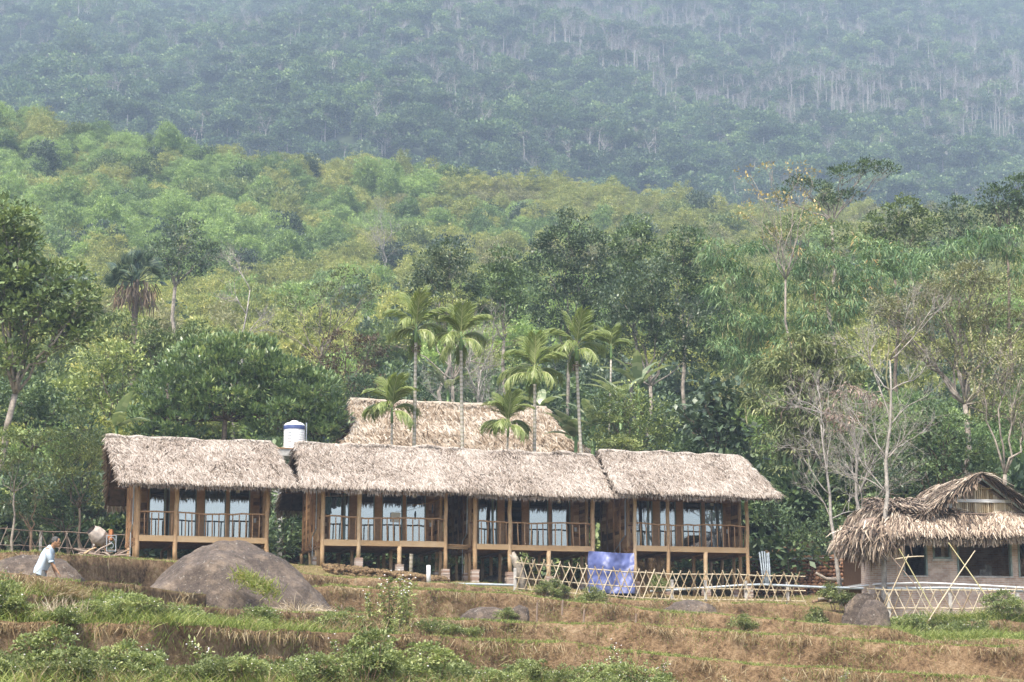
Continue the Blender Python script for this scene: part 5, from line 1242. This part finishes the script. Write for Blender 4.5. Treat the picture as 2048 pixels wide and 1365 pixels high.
# ------------------------------------------------------------------ concrete mixer and scrap
w_ = P(197, 1104, 79.5); gz_ = G(w_[0], w_[1]); k = PXM(79.5); root = empty('concrete_mixer', (w_[0], w_[1], gz_+.12), 0, 'old concrete mixer with a pale tilted drum and orange motor housing', 'concrete mixer')
mb = MB(); a = np.arange(20)/20*6.2832; prof = [(0, -.36), (.24, -.34), (.33, -.15), (.34, .0), (.35, .02), (.34, .05), (.31, .25), (.22, .42), (.2, .45)]
V = []; ax_ = unit(np.array([-.55, -.5, .55])); e1 = unit(np.cross(ax_, UP)); e2 = np.cross(ax_, e1)
for r_, t in prof: V.append(np.array([0, 0, .75])+ax_*t+e1*(r_*np.cos(a))[:, None]+e2*(r_*np.sin(a))[:, None])
j = np.arange(20); kk = (j+1) % 20; mb.add(np.concatenate(V), np.concatenate([np.stack([i*20+j, i*20+kk, (i+1)*20+kk, (i+1)*20+j], 1) for i in range(len(prof)-1)])); mb.build('drum', M['mixer'] if 'mixer' in M else plain('mixer_drum', (.46, .40, .35), .7, 0, .25), root, smooth=True)
rust = plain('orange_rust', (.42, .16, .05), .7, 0, .3)
mb = MB(); mb.box((.48, 0, .82), (.14, .34, .42)); mb.tube([(.3, 0, .7), (.5, 0, .8)], .05, 6); mb.build('motor_housing', rust, root)
mb = MB()
for p0, p1 in (((-.4, -.3, -.1), (0, 0, .6)), ((-.4, .3, -.1), (0, 0, .6)), ((.5, -.3, -.1), (.1, 0, .55)), ((.5, .3, -.1), (.1, 0, .55)), ((-.3, 0, .5), (.5, 0, .55))): mb.tube([p0, p1], .03, 6)
mb.build('stand', M['wood_dark'], root)
w_ = P(222, 1104, 79.2); root = empty('scroll_panel', (w_[0], w_[1], G(w_[0], w_[1])+.3), .1, 'ornamental pale metal panel with scroll bars leaning by the mixer', 'panel')
mb = MB()
for x in (-.18, .18): mb.box((x, 0, .32), (.025, .02, .64))
for z in (.01, .63): mb.box((0, 0, z), (.335, .02, .02))
mb.build('frame', M['steel'], root)
for c_, sg in (((0, 0, .43), 1), ((0, 0, .2), -1)):
    t = np.linspace(0, 5.5, 22); mb = MB(); mb.tube(np.stack([sg*(.13-.014*t)*np.cos(t), t*0-.01, c_[2]+(.15-.015*t)*np.sin(t)], 1), .013, 5); mb.build('scroll', M['steel'], root)
for i in range(22):
    px = 165+rng.random()*80; Y = 77.6+rng.random()*1.6; w_ = P(px, 1110, Y); g = G(w_[0], w_[1]); Lb = .5+1.0*rng.random(); az = rng.normal()*.5; el = rng.normal()*.2; d = np.array([math.cos(az)*math.cos(el), math.sin(az)*math.cos(el), math.sin(el)])
    mb = MB(); mb.tube([-d*Lb/2, rng.normal(size=3)*.03, d*Lb/2], [.035, .04, .025], 5, rng.random(), wob=.3); z = g+.06+abs(math.sin(el))*Lb/2+.12*rng.random()**2
    mb.build('scrap_branch', M['wood_grey'], None, False, (w_[0], w_[1], z), 'weathered stick in the scrap wood heap under the concrete mixer', 'stick', 'scrap wood under the concrete mixer')
pole('long orange-brown plank leaning on the scrap heap left of the mixer', (169, 1108), (192, 1096), 77.4, 78, .04, 'wood_log', 'plank', 'plank')
# ------------------------------------------------------------------ things on the huts
def hutlocal(s, x, y, z): q = hutpt(s, 0, FLOOR_Z)+HU*x+HN*y; q[2] = FLOOR_Z+z; return q
cl1 = plain('cloth_teal', (.06, .10, .10), .9, 0, .2); cl2 = plain('cloth_dark', (.05, .055, .07), .9, 0, .2)
q = hutlocal(7.43, .1, .35, 1.78); mb = MB(); mb.tube([(0, 0, 0), HU*1.4+UP*.08], .008, 4); mb.build('clothes_line', M['bamboo_cane'], None, False, tuple(q), 'cord with drying clothes in the left corner of the second hut balcony', 'cord')
for i, (x, wd, hg, mt) in enumerate(((.12, .3, .75, cl1), (.40, .22, .5, cl2), (.62, .2, .42, cl1))):
    q = hutlocal(7.43, x, .36, 1.77); uu, vv = np.meshgrid(np.linspace(0, 1, 10), np.linspace(0, 1, 10)); mb = MB()
    grid_mesh(mb, uu*wd+.02*np.sin(vv*7), .04*np.sin(uu*12+vv*2), -vv*hg*(1-.2*np.abs(uu-.5)))
    o = mb.build('garment', mt, None, True, tuple(q), ('long teal garment hanging in the corner of the second hut balcony', 'dark folded garment hanging beside the long teal one', 'short teal garment, rightmost on the balcony cord')[i], 'clothing'); o.rotation_euler = (0, 0, PSI); sol = o.modifiers.new('thick', 'SOLIDIFY'); sol.thickness = .012
q = hutlocal(7.43, 3.40, 1.64, 1.12); mb = MB(); mb.box((0, 0, 0), (.42, .006, .40)); o = mb.build('paper_sheet', plain('paper', (.85, .84, .80), .8, 0, .03), None, False, tuple(q), 'blank white paper sheet stuck on the third glass panel of the second hut', 'paper'); o.rotation_euler = (0, 0, PSI+.01)
q = hutlocal(7.43, 3.75, .2, 1.5); mb = MB(); mb.tube([(0, 0, 0), HU*.7+UP*.1, HU*1.35+UP*.32], .007, 4); mb.build('orange_cord', plain('cord_orange', (.6, .35, .1), .6), None, False, tuple(q), 'thin orange cord strung at the right corner of the second hut balcony', 'cord')
q = hutlocal(7.43, 4.62, .15, 1.55); mb = MB(); mb.tube([(0, 0, 0), (0, 0, -.12), (0, 0, -.36)], [.02, .045, .03], 7); mb.build('hanging_bottle', cl2, None, True, tuple(q), 'dark bottle hanging from the orange cord', 'bottle')
# shelf of planks between second and third hut
q = hutlocal(12.7, 0, .3, -.12)
for i in range(3):
    o_ = hutlocal(12.65, .0, .2+i*.3, -.1-i*.04); mb = MB(); mb.tube([(0, 0, 0), HU*1.1+UP*-.02], .04, 6, .2+.3*i); mb.build('bridge_pole', M['wood_log'], None, True, tuple(o_), 'pole of the little gangway between the second and third hut', 'pole', 'gangway poles between the second and third hut')
# ------------------------------------------------------------------ the man
def ellip(mb, c, r, rot=None, nu=16, nv=12):
    def fn(g, v):
        return v @ np.array(Euler(rot).to_matrix()).T if rot else v
    mb.sphere(c, r, nu, nv, fn=fn)
def chain(mb, pts, rad, seg=12):
    mb.tube(pts, rad, seg)
    for p, r in zip(pts, rad if hasattr(rad, '__len__') else [rad]*len(pts)): mb.sphere(p, r*.995, seg, 8)
def remesh(o, v, sm=6):
    r = o.modifiers.new('fuse', 'REMESH'); r.mode = 'VOXEL'; r.voxel_size = v; r.use_smooth_shade = True
    s = o.modifiers.new('soft', 'SMOOTH'); s.factor = .5; s.iterations = sm
w_ = P(84, 1160, 46.9); gz_ = G(w_[0], w_[1]); root = empty('person', (w_[0], w_[1], gz_), 0, 'man in a pale blue shirt bending forward as he walks behind the terrace edge', 'person')
HZ = P(84, 1150, 46.9)[2]-gz_; HZ = max(.8, min(.98, HZ))
hip = np.array([-.03, 0, HZ]); chest = np.array([.12, 0, HZ+.42]); neck = np.array([.20, 0, HZ+.56]); head = np.array([.30, -.03, HZ+.70])
mb = MB()
chain(mb, [hip, (hip+chest)/2+[.0, 0, .02], chest], [.135, .125, .14]); ellip(mb, chest+[-.01, 0, 0], (.12, .19, .17), (0, .5, 0)); chain(mb, [chest, neck, head-[.02, 0, .03]], [.09, .058, .055])
ellip(mb, head, (.098, .078, .122), (0, .25, 0)); ellip(mb, head+[.035, 0, -.075], (.055, .05, .045)); ellip(mb, head+[.102, -.005, -.02], (.018, .013, .024))     # skull, jaw, nose
for s in (-1, 1): ellip(mb, head+[-.005, s*.079, -.01], (.018, .01, .03))
ellip(mb, head+[.082, 0, -.068], (.016, .026, .008))
for s in (-1, 1):   # arms
    sh = chest+[.02, s*.19, .09]
    if s < 0: el, wr = sh+[.10, -.04, -.28], sh+[.26, -.02, -.50]
    else: el, wr = sh+[.02, .05, -.28], sh+[.12, .03, -.52]
    chain(mb, [sh, (sh+el)/2, el], [.055, .046, .038]); chain(mb, [el, (el+wr)/2, wr], [.038, .035, .024])
    d = unit(wr-el); pl = wr+d*.05; ellip(mb, pl, (.024, .04, .045), (0, -.5, 0)); yv = np.array([0, 1., 0]); fr = unit(np.cross(d, yv))
    for i, (o_, ln) in enumerate(((-.03, .066), (-.01, .078), (.01, .073), (.03, .056))):
        b0 = pl+yv*o_+d*.03; k1 = b0+d*ln*.5+fr*.005*s; k2 = k1+unit(d+fr*.5*s)*ln*.5; chain(mb, [b0, k1, k2], [.010, .009, .0075], 8)
    t0 = pl-yv*s*.03-d*.01; chain(mb, [t0, t0-yv*s*.025+d*.03, t0-yv*s*.03+d*.06], [.011, .010, .008], 8)
for s in (-1, 1):   # legs mid-stride
    h = hip+[0, s*.085, -.03]; kn = np.array([h[0]+(.14 if s < 0 else -.06), h[1], HZ*.52]); an = np.array([kn[0]+(-.02 if s < 0 else -.16), h[1], .09])
    chain(mb, [h, (h+kn)/2, kn], [.09, .075, .056]); chain(mb, [kn, (kn+an)/2, an], [.055, .05, .036]); ellip(mb, an+[.06, 0, -.05], (.12, .045, .04))
o = mb.build('body', plain('skin', (.36, .20, .11), .55, 0, .06), root, smooth=True); remesh(o, .0085, 3)
M['shirt'] = plain('shirt', (.42, .50, .57), .9, 0, .08, 12)
mb = MB(); b0 = hip+[-.03, 0, -.06]
prof = [(b0, .155, .215), (hip+[-.02, 0, .05], .15, .205), ((hip+chest)/2+[-.01, 0, 0], .148, .20), (chest+[-.01, 0, -.02], .15, .215), (chest+[.03, 0, .10], .115, .19), (chest+[.06, 0, .15], .07, .10)]
V = []; a = np.arange(24)/24*6.2832; dr = unit(chest-hip); ex = unit(np.cross([0, 1, 0], dr))
for i, (c, rx, ry) in enumerate(prof): wv = 1+.05*np.sin(a*5+i)+.03*np.sin(a*9-i*2); V.append(np.array(c)+ex*(rx*np.cos(a)*wv)[:, None]+np.array([0, 1., 0])*(ry*np.sin(a)*wv)[:, None])
j = np.arange(24); k = (j+1) % 24; mb.add(np.concatenate(V), np.concatenate([np.stack([i*24+j, i*24+k, (i+1)*24+k, (i+1)*24+j], 1) for i in range(len(prof)-1)]))
for s in (-1, 1):
    sh = chest+[.02, s*.185, .09]
    el = sh+([.10, -.04, -.28] if s < 0 else [.02, .05, -.28]); mb.tube([sh+[0, -s*.05, .01], sh+[.01, s*.01, -.04], (sh+el)/2, el+[.0, 0, -.02]], [.06, .078, .07, .066], 14, wob=.08); mb.tube([el+[0, 0, .01], el+unit(el-sh)*.035], [.07, .072], 12)
mb.tube([neck+[-.05, 0, -.02], neck+[.0, 0, .03]], [.085, .072], 14)
o = mb.build('shirt', M['shirt'], root, smooth=True)
mb = MB()
for s in (-1, 1):
    h = hip+[0, s*.085, -.03]; kn = np.array([h[0]+(.14 if s < 0 else -.06), h[1], HZ*.52]); an = np.array([kn[0]+(-.02 if s < 0 else -.16), h[1], .12]); chain(mb, [h+[0, 0, .06], (h+kn)/2, kn], [.115, .1, .085]); chain(mb, [kn, (kn+an)/2, an], [.083, .078, .07])
o = mb.build('trousers', plain('trousers', (.16, .16, .15), .9), root, smooth=True); remesh(o, .012, 2)
mb = MB(); ellip(mb, head+[-.012, 0, .03], (.103, .085, .105), (0, .1, 0), 20, 14); v = mb.V[0]
for i in range(len(v)):
    r = v[i]-head
    if r[0] > .055 and r[2] < .075: v[i][0] = head[0]+.02; 
    if r[2] < -.02: v[i][2] = head[2]-.02
o = mb.build('hair', plain('hair', (.06, .058, .055), .7, 0, .3, 60), root, smooth=True)
for s in (-1, 1): mb = MB(); ellip(mb, head+[.088, s*.032, .006], (.01, .014, .007)); mb.tube([head+[.093, s*.015, .028], head+[.088, s*.05, .03]], .005, 5); mb.build('eye', M['dark'], root, smooth=True)
# ------------------------------------------------------------------ grass, weeds, shrubs
M['grass'] = tintmat('grass', [(0, (0.093, 0.135, 0.036)), (.45, (0.204, 0.261, 0.071)), (.8, (0.340, 0.364, 0.134)), (1, (0.468, 0.411, 0.232))], .7, .2, .3)
M['grass_dry'] = tintmat('grass_dry', [(0, (0.137, 0.092, 0.050)), (.5, (0.274, 0.205, 0.112)), (1, (0.424, 0.363, 0.238))], .85, .15, .2)
M['straw'] = tintmat('straw', [(0, (0.272, 0.208, 0.136)), (.5, (0.464, 0.384, 0.272)), (1, (0.592, 0.528, 0.416))], .8, .2, .1)
M['weed'] = leafmat('weed', (.065, .12, .025), (.19, .30, .07), (.38, .50, .15), .3, .5, .35, .25)
M['weed_dark'] = leafmat('weed_dark', (.045, .09, .02), (.14, .22, .05), (.27, .37, .10), .3, .5, .35, .2)
M['weed_brown'] = leafmat('weed_brown', (.09, .06, .03), (.18, .13, .06), (.30, .24, .11), .2)
M['petal'] = plain('petal', (.80, .76, .76), .7, 0, .05)
def blade_tufts(mb, x, y, n, h, lean=.4, w_=.02, tint=None, curl=.25, z=None):
    N_ = len(x)*n; X = np.repeat(x, n)+rng.normal(size=N_)*.06; Y = np.repeat(y, n)+rng.normal(size=N_)*.06
    Z = (gz(X, Y) if z is None else np.repeat(z, n))-.02; C = np.stack([X, Y, Z], 1)
    D_ = unit(UP+rng.normal(size=(N_, 3))*[lean, lean, .1]); S_ = unit(np.cross(D_, rnd_dirs(N_))); Nn = -unit(np.stack([D_[:, 0], D_[:, 1], D_[:, 2]*0+.01], 1))
    hh_ = np.repeat(np.broadcast_to(h, (len(x),)), n)*(.5+.9*rng.random(N_))
    mb.blades(C, D_, Nn, S_, hh_, w_*(.7+.6*rng.random(N_)), np.clip(rng.random(N_)*.8+.1 if tint is None else tint, 0, 1), 0, curl)
# lips of the terraces: green grass line; hanging dry grass below it
g, d = MB(), MB()
for i, k in enumerate(ORDER):
    x = rng.uniform(-24, 24, 3600 if k != 'A' else 2400); Y0 = eY(k, x)+wavY(k, x)
    den = n2(x, i*3.0, .6, 3, 90+i)
    m_ = den > -.14; xs1 = x[m_]; blade_tufts(g, xs1, (Y0+rng.uniform(-.08, .22, len(x)))[m_], 5, .05+.11*np.clip(den[m_]+.25, .2, 1), .5, .016)
    m_ = n2(x, i*4.0, 1.1, 3, 190+i)+.12*rng.normal(size=len(x)) > .14; q = x[m_]; zz = gz(q, Y0[m_]+.1)
    n_ = len(q)*4; X = np.repeat(q, 4)+rng.normal(size=n_)*.05; Z = np.repeat(zz, 4)-rng.random(n_)*.12; Yq = np.repeat(Y0[m_], 4)-.10-rng.random(n_)*.1
    D_ = unit(np.array([0, -.45, -.9])+rng.normal(size=(n_, 3))*.45); d.blades(np.stack([X, Yq, Z], 1), D_, np.broadcast_to([0, 1., .2], (n_, 3)), unit(np.cross(D_, rnd_dirs(n_))), .12+.22*rng.random(n_), .016, rng.random(n_), 0, .1)
# riser faces: sparse dry stalks and green sprigs
for i, k in enumerate(ORDER):
    x = rng.uniform(-24, 24, 5000); rw = .32; f = rng.random(len(x)); y = eY(k, x)+wavY(k, x)-rw*f-.05; den = n2(x, i*9.+f, .35, 3, 120+i)
    m_ = den+.08*rng.normal(size=len(x)) > .10; x1, y1 = x[m_], y[m_]; z1 = gz(x1, y1); n_ = len(x1)*3
    C = np.stack([np.repeat(x1, 3)+rng.normal(size=n_)*.05, np.repeat(y1, 3)-.12, np.repeat(z1, 3)+rng.normal(size=n_)*.05], 1); D_ = unit(np.array([0, -.5, -.1])+rng.normal(size=(n_, 3))*.6)
    d.blades(C, D_, np.broadcast_to([0, 1., 0], (n_, 3)), unit(np.cross(D_, rnd_dirs(n_))), .08+.2*rng.random(n_), .013, rng.random(n_), 0, .1)
    m_ = den > (.05 if k in 'BC' else .0); blade_tufts(g, x[m_], y[m_]-.1, 3, .10, .7, .014)
# treads
x = rng.uniform(-26, 26, 12000); y = rng.uniform(28, 80, 12000); blade_tufts(d, x, y, 3, .13, .8, .016)
x = rng.uniform(-26, 24, 9000); y = rng.uniform(66, 92, 9000); m_ = n2(x, y, .4, 3, 7) > 0; blade_tufts(g, x[m_], y[m_], 3, .12, .6, .018)
# right-hand green bank below the brick house, and thicker weeds in front
c = P(1900, 1250, 70); x = rng.uniform(P(1770, 1250, 70)[0], 22, 9000); y = rng.uniform(67.5, 73.3, 9000); blade_tufts(g, x, y, 5, .22+.25*rng.random(9000), .5, .02, curl=.4)
x = rng.uniform(-14, 14, 15000); y = rng.uniform(31, 44, 15000); px = x/y*F_PX+1024; m_ = rng.random(15000) < np.clip(1.15-px/1500, .06, 1); blade_tufts(g, x[m_], y[m_], 4, .22, .55, .014, curl=.4)
x = rng.uniform(-14, 14, 9000); y = rng.uniform(31, 46, 9000); m_ = n2(x, y, .45, 3, 17) > .05; blade_tufts(d, x[m_], y[m_], 5, .34, .35, .013, curl=.2)
x = rng.uniform(-12, 16, 22000); y = rng.uniform(31.5, 43, 22000); px = x/y*F_PX+1024; m_ = (rng.random(22000) < np.clip(1.25-px/1500, .1, 1)) & (n2(x, y, .5, 3, 27) > -.1); blade_tufts(g, x[m_], y[m_], 4, .30, .5, .014, curl=.4)
g.build('grass', M['grass'], kind='stuff', label='bright green grass lining the terrace edges')
d.build('dry_grass', M['grass_dry'], kind='stuff', label='dry brown grass hanging over the earth banks')
# clods: crumbly earth at the foot of the second hut
mb = MB(); x = hutpt(7.4)[0]+rng.random(900)*5.2; 
for i in range(900):
    u_ = rng.random()*5.0; q = hutpt(7.3+u_, -.7-rng.random()*1.4); zz = G(q[0], q[1])+.22*math.exp(-((rng.random()*1.6))**2); r_ = .03+.07*rng.random()
    mb.sphere((q[0], q[1], zz), (r_*1.3, r_, r_*.8), 6, 4, rng.random())
mb.build('loose_soil', M['earth'], kind='stuff', label='heap of crumbled red soil in front of the second hut')
# shrub meshes
def shrub_mesh(mat, flower=14, hgt=.8, wd=.55, leaf=.06, n=9, name='shrub', per=30):
    c = MB(); w = MB(); f = MB(); lobes = []
    for i in range(n):
        a = rng.random()*6.28; r = wd*rng.random()**.7; z = hgt*(.35+.6*rng.random()*(1-r/wd*.5)); lobes.append((r*math.cos(a), r*math.sin(a), z, .2, .2, .17))
    sub = crown(c, lobes, leaf=leaf, lw=.55, droop=.3, clump=.12, per=per, dens=1.0, squash=.8, hollow=.3, upb=.3, cut=-.7)
    for (cc, q) in sub:
        p = limb(w, (cc[0]*.2, cc[1]*.2, -.1), cc, .012, .006, .1, 5, 0, 4)
        for k in rng.choice(len(q), min(3, len(q)), replace=False): w.tube([cc, q[k]], [.006, .003], 3)
    for k in range(flower):
        l = lobes[rng.integers(len(lobes))]; dd = rnd_dirs(1)[0]; dd[2] = abs(dd[2]); p = np.array(l[:3])+dd*np.array([.26, .26, .24])*(.8+.3*rng.random())
        f.sphere(p, (.017, .017, .012), 6, 4)
    if flower: f.sphere(p*.98, .01, 4, 3)
    return c.mesh('foliage', M[mat]), w.mesh('stems', M['bark_red']), (f.mesh('flowers', M['petal']) if flower else None)
def tall_weed(mat, hgt=1.3):
    c = MB(); w = MB(); f = MB()
    for s in range(5):
        a = rng.random()*6.28; t = np.linspace(0, 1, 9); L = hgt*(.6+.4*rng.random()); p = np.stack([math.cos(a)*.25*t**1.4+rng.normal()*.05, math.sin(a)*.25*t**1.4, L*t], 1); w.tube(p, np.linspace(.012, .005, 9), 4)
        n = 90; q = rng.random(n)**.8; C = np.stack([np.interp(q, t, p[:, k]) for k in range(3)], 1)+rng.normal(size=(n, 3))*.04; o = unit(rng.normal(size=(n, 3))*[1, 1, .3]); leaves(c, C, o, .10, .4, .2, .4, .3)
        for k in range(3): f.sphere(p[-1]+rng.normal(size=3)*.06, (.018, .018, .013), 6, 4)
    return c.mesh('foliage', M[mat]), w.mesh('stems', M['bark_red']), f.mesh('flowers', M['petal'])
SH = {'green': [shrub_mesh('weed', 9), shrub_mesh('weed', 12, .7, .6), shrub_mesh('weed', 5, .9, .5)], 'dark': [shrub_mesh('weed_dark', 6), shrub_mesh('weed_dark', 8, .75, .6)],
      'brown': [shrub_mesh('weed_brown', 3, .8, .5, .06, 6)], 'tall': [tall_weed('weed'), tall_weed('weed', 1.1)], 'plain': [shrub_mesh('weed_dark', 0, .7, .5)]}
def shrub(kind, x, y, s, label, group=None, zo=0.0, cat='shrub', name='wild_shrub'):
    q = SH[kind]; ms = q[rng.integers(len(q))]; root = empty(name, (x, y, G(x, y)+zo), rng.random()*6.28, label, cat, group); root.scale = (s, s, s*(.85+.3*rng.random()))
    for nm, me in zip(('stems', 'foliage', 'flowers'), (ms[1], ms[0], ms[2])):
        if me is None: continue
        o = bpy.data.objects.new(nm, me); link(o, root)
    return root
ADJ = {'green': 'bright green flowering shrub', 'dark': 'darker green flowering shrub', 'brown': 'withered brown shrub', 'tall': 'tall white-flowered weed'}
def band(px0, px1, n, Yf, kinds, s0=.8, s1=1.2, where='', zo=0):
    for i in range(n):
        px = px0+(px1-px0)*(i+.5+rng.normal()*.25)/n; Y = Yf(px)+(rng.random()**1.5)*2.2-.5;  w_ = P(px, 1300, Y); kd = kinds[rng.integers(len(kinds))]
        third = 'left' if px < 683 else 'middle' if px < 1366 else 'right'
        shrub(kd, w_[0], w_[1], (s0+(s1-s0)*rng.random())*(.6+.55*rng.random()), f'{ADJ[kd]} {where} on the {third} side', f'{ADJ[kd]}s {where}, {third} side', zo)
# thick belt at the left: py 1240-1300
band(-20, 860, 27, lambda px: np.interp(px, [0, 300, 640, 900], [35.6, 37.6, 42, 45.0])-.9, ['green', 'dark', 'green', 'green', 'dark', 'brown'], .6, .95, 'in the upper weed belt')
band(150, 1000, 15, lambda px: np.interp(px, [0, 300, 640, 1000], [38.5, 40, 46, 49]), ['green', 'brown', 'dark', 'green'], .6, .85, 'on the terrace above the weed belt')
band(-20, 1400, 25, lambda px: np.interp(px, [0, 640, 1024, 1400], [31.8, 34.8, 36.8, 38.6]), ['green', 'green', 'dark', 'green'], .7, 1.0, 'in the lowest weed belt')
band(-20, 1340, 30, lambda px: np.interp(px, [0, 640, 1024, 1400], [33.6, 37.5, 40.3, 42.5]), ['green', 'dark', 'dark', 'green', 'tall', 'brown', 'brown'], .65, 1.0, 'in the middle of the weed belts')
band(820, 1300, 13, lambda px: np.interp(px, [820, 1024, 1400], [42, 43.5, 45]), ['green', 'green', 'dark', 'brown'], .75, 1.1, 'in the central thicket')
band(1300, 1800, 8, lambda px: 40.5, ['green', 'green', 'tall'], .45, .7, 'in the lowest weed belt')
band(1770, 2060, 9, lambda px: 71.5, ['green', 'dark'], 1.0, 1.5, 'on the green bank below the brick house')
for px, Y, s in ((775, 46.5, 1.0), (800, 47.2, 1.0), (745, 46.0, .85), (815, 46.0, 1.1)): w_ = P(px, 1300, Y); shrub('tall', w_[0], w_[1], s, 'tall flowering weed in the cluster rising highest left of centre', 'tall flowering weeds left of centre')
for px, Y, s, lb in ((1092, 80.0, 1.0, 'small green bush at the foot of the lattice fence near the stump'), (1185, 80.3, 1.3, 'green bush at the foot of the lattice fence under the blue tarp'), (1110, 80.2, .9, 'low green bush right beside the one near the stump'), (880, 84.0, 1.5, 'leafy green bush growing between the second and third hut'), (1640, 79.0, 1.6, 'green creeper bush spilling over the bank right of the fence'), (1670, 78.8, 1.5, 'green creeper bush right next to the pale rock face'), (1320, 84, 1.1, 'green plant sprouting behind the lattice under the rightmost hut'), (320, 68.0, 1.2, 'green sprig bush among dry brush left of the big boulder'), (1480, 60.5, .9, 'small bush on the right terrace bank'), (705, 66.5, .9, 'low green bush on the terrace edge below the second hut'), (1010, 61.5, .8, 'small weed growing against the low grey rock')):
    w_ = P(px, 1200, Y); shrub('plain', w_[0], w_[1], s, lb, None, 0, 'bush', 'bush')
# green fern-like tuft growing on the big boulder
mb = MB(); k = 500; t = rng.random(k); c0, c1 = P(478, 1152, 58.9), P(548, 1190, 58.0); C = c0+(c1-c0)*t[:, None]+rng.normal(size=(k, 3))*[.16, .1, .1]; D_ = unit(np.array([.1, -.6, .5])+rng.normal(size=(k, 3))*.5)
mb.blades(C-C[0], D_, np.broadcast_to([0, .5, .5], (k, 3)), unit(np.cross(D_, rnd_dirs(k))), .32, .03, .4+.6*rng.random(k), 0, .2); mb.build('fern_tuft', M['grass'], None, False, tuple(C[0]), 'feathery green fern tuft clinging to the face of the huge boulder', 'fern')
# straw heaps
def heap(name, label, px, py, Y, rx, h, n, mat, L=.5, up=.6, w_=.014, spread=1.0):
    c = P(px, py, Y); z0_ = G(c[0], c[1]); mb = MB(); a = rng.random(n)*6.28; r = rx*rng.random(n)**.6; C = np.stack([np.cos(a)*r, np.sin(a)*r*.6, h*(1-(r/rx)**2)*rng.random(n)**.5], 1)
    D_ = unit(np.stack([np.cos(a)*spread, np.sin(a)*spread*.5, np.full(n, up)], 1)+rng.normal(size=(n, 3))*.45); mb.blades(C, D_, -np.broadcast_to(UP, (n, 3))*-1, unit(np.cross(D_, rnd_dirs(n))), L*(.5+.8*rng.random(n)), w_, rng.random(n), 0, .25)
    return mb.build(name, M[mat], None, False, (c[0], c[1], z0_), label, 'straw')
heap('straw_heap', 'loose pale straw heap at the right foot of the huge boulder', 595, 1225, 57.0, .75, .35, 700, 'straw', .55)
heap('dry_brush', 'tangled brown dry brush at the lower right of the huge boulder', 530, 1225, 57.5, .9, .35, 1100, 'grass_dry', .4)
heap('dry_brush', 'pile of dry brush on the left shoulder of the huge boulder', 335, 1130, 66.0, .75, .5, 1300, 'grass_dry', .45)
heap('dry_brush', 'brown dry brush clump on the left terrace below the man', 90, 1215, 40.5, .8, .25, 900, 'grass_dry', .32, w_=.01)
heap('straw_heap', 'fan of pale straw in the foreground right of centre', 1225, 1308, 46.6, .5, .2, 600, 'straw', .4, .9, w_=.012)
heap('straw_heap', 'bundle of dead stalks hanging at the right edge of the hut boulder gap', 640, 1215, 58.5, .4, .3, 300, 'straw', .5)
for px, Y in ((85, 36.2), (110, 36.0), (145, 36.4), (690, 38.4), (655, 38.2), (240, 36.5), (500, 36.6), (360, 36.2)):
    heap('dead_stalks', 'stand of pale broken dead stalks among the foreground weeds', px, 1320, Y, .22, .05, 60, 'straw', .55, 1.9, .012, .35)['group'] = 'dead stalks among the foreground weeds'
# short posts in the terrace bank
for px, pt, pb, Y in ((1073, 1205, 1240, 62), (1124, 1200, 1218, 63), (1167, 1219, 1240, 62), (1271, 1228, 1243, 62), (682, 1210, 1230, 57)):
    a = P(px, pb, Y); b_ = P(px+2, pt, Y); mb = MB(); mb.tube([(0, 0, -.2), (b_-a)*.5, b_-a], [.035, .035, .03], 6, .5, wob=.2); mb.build('stake', M['wood_grey'], None, False, tuple(a), 'short grey wooden stake stuck in the middle terrace bank', 'stake', 'wooden stakes in the middle terrace bank')
# ------------------------------------------------------------------ light, air, render
w = bpy.data.worlds.new('World'); SC.world = w; w.use_nodes = True
nt = w.node_tree; bg = nt.nodes['Background']
sky = nt.nodes.new('ShaderNodeTexSky'); sky.sky_type = 'NISHITA'; sky.sun_disc = False
SUN_EL, SUN_AZ = math.radians(58), math.radians(205)   # azimuth clockwise from +Y
sky.sun_elevation = SUN_EL; sky.sun_rotation = SUN_AZ
sky.air_density = 1.0; sky.dust_density = 4.0; sky.ozone_density = 1.0
nt.links.new(sky.outputs[0], bg.inputs[0]); bg.inputs[1].default_value = .09
sl = bpy.data.lights.new('sun', 'SUN'); sl.energy = 1.5; sl.angle = math.radians(10); sl.color = (1, .94, .84)
so = bpy.data.objects.new('sun', sl); COL.objects.link(so)
dv = Vector((math.sin(SUN_AZ)*math.cos(SUN_EL), math.cos(SUN_AZ)*math.cos(SUN_EL), math.sin(SUN_EL)))
so.rotation_euler = (-dv).to_track_quat('-Z', 'Y').to_euler()
hz = MB(); hz.span(-720, 720, -80, 2050, -6, 960)
m = bpy.data.materials.new('haze'); m.use_nodes = True; nt = m.node_tree
nt.nodes.remove(nt.nodes['Principled BSDF'])
pv = nt.nodes.new('ShaderNodeVolumePrincipled'); pv.inputs['Color'].default_value = (.62, .79, 1.0, 1); pv.inputs['Density'].default_value = HAZE if 'HAZE' in globals() else 0.00044
pv.inputs['Anisotropy'].default_value = 0.0
nt.links.new(pv.outputs[0], nt.nodes['Material Output'].inputs['Volume'])
ho = hz.build('haze', m, kind='stuff'); ho['label'] = 'pale blue air between the camera and the mountain'
SC.view_settings.view_transform = 'Standard'; SC.view_settings.look = 'None'
SC.view_settings.exposure = 2.05; SC.view_settings.gamma = 1
cy = SC.cycles
cy.max_bounces = 5; cy.diffuse_bounces = 3; cy.glossy_bounces = 3; cy.transmission_bounces = 4; cy.transparent_max_bounces = 12
cy.volume_bounces = 0; cy.use_denoising = True; cy.caustics_reflective = False; cy.caustics_refractive = False
cy.use_adaptive_sampling = True; cy.adaptive_threshold = .012
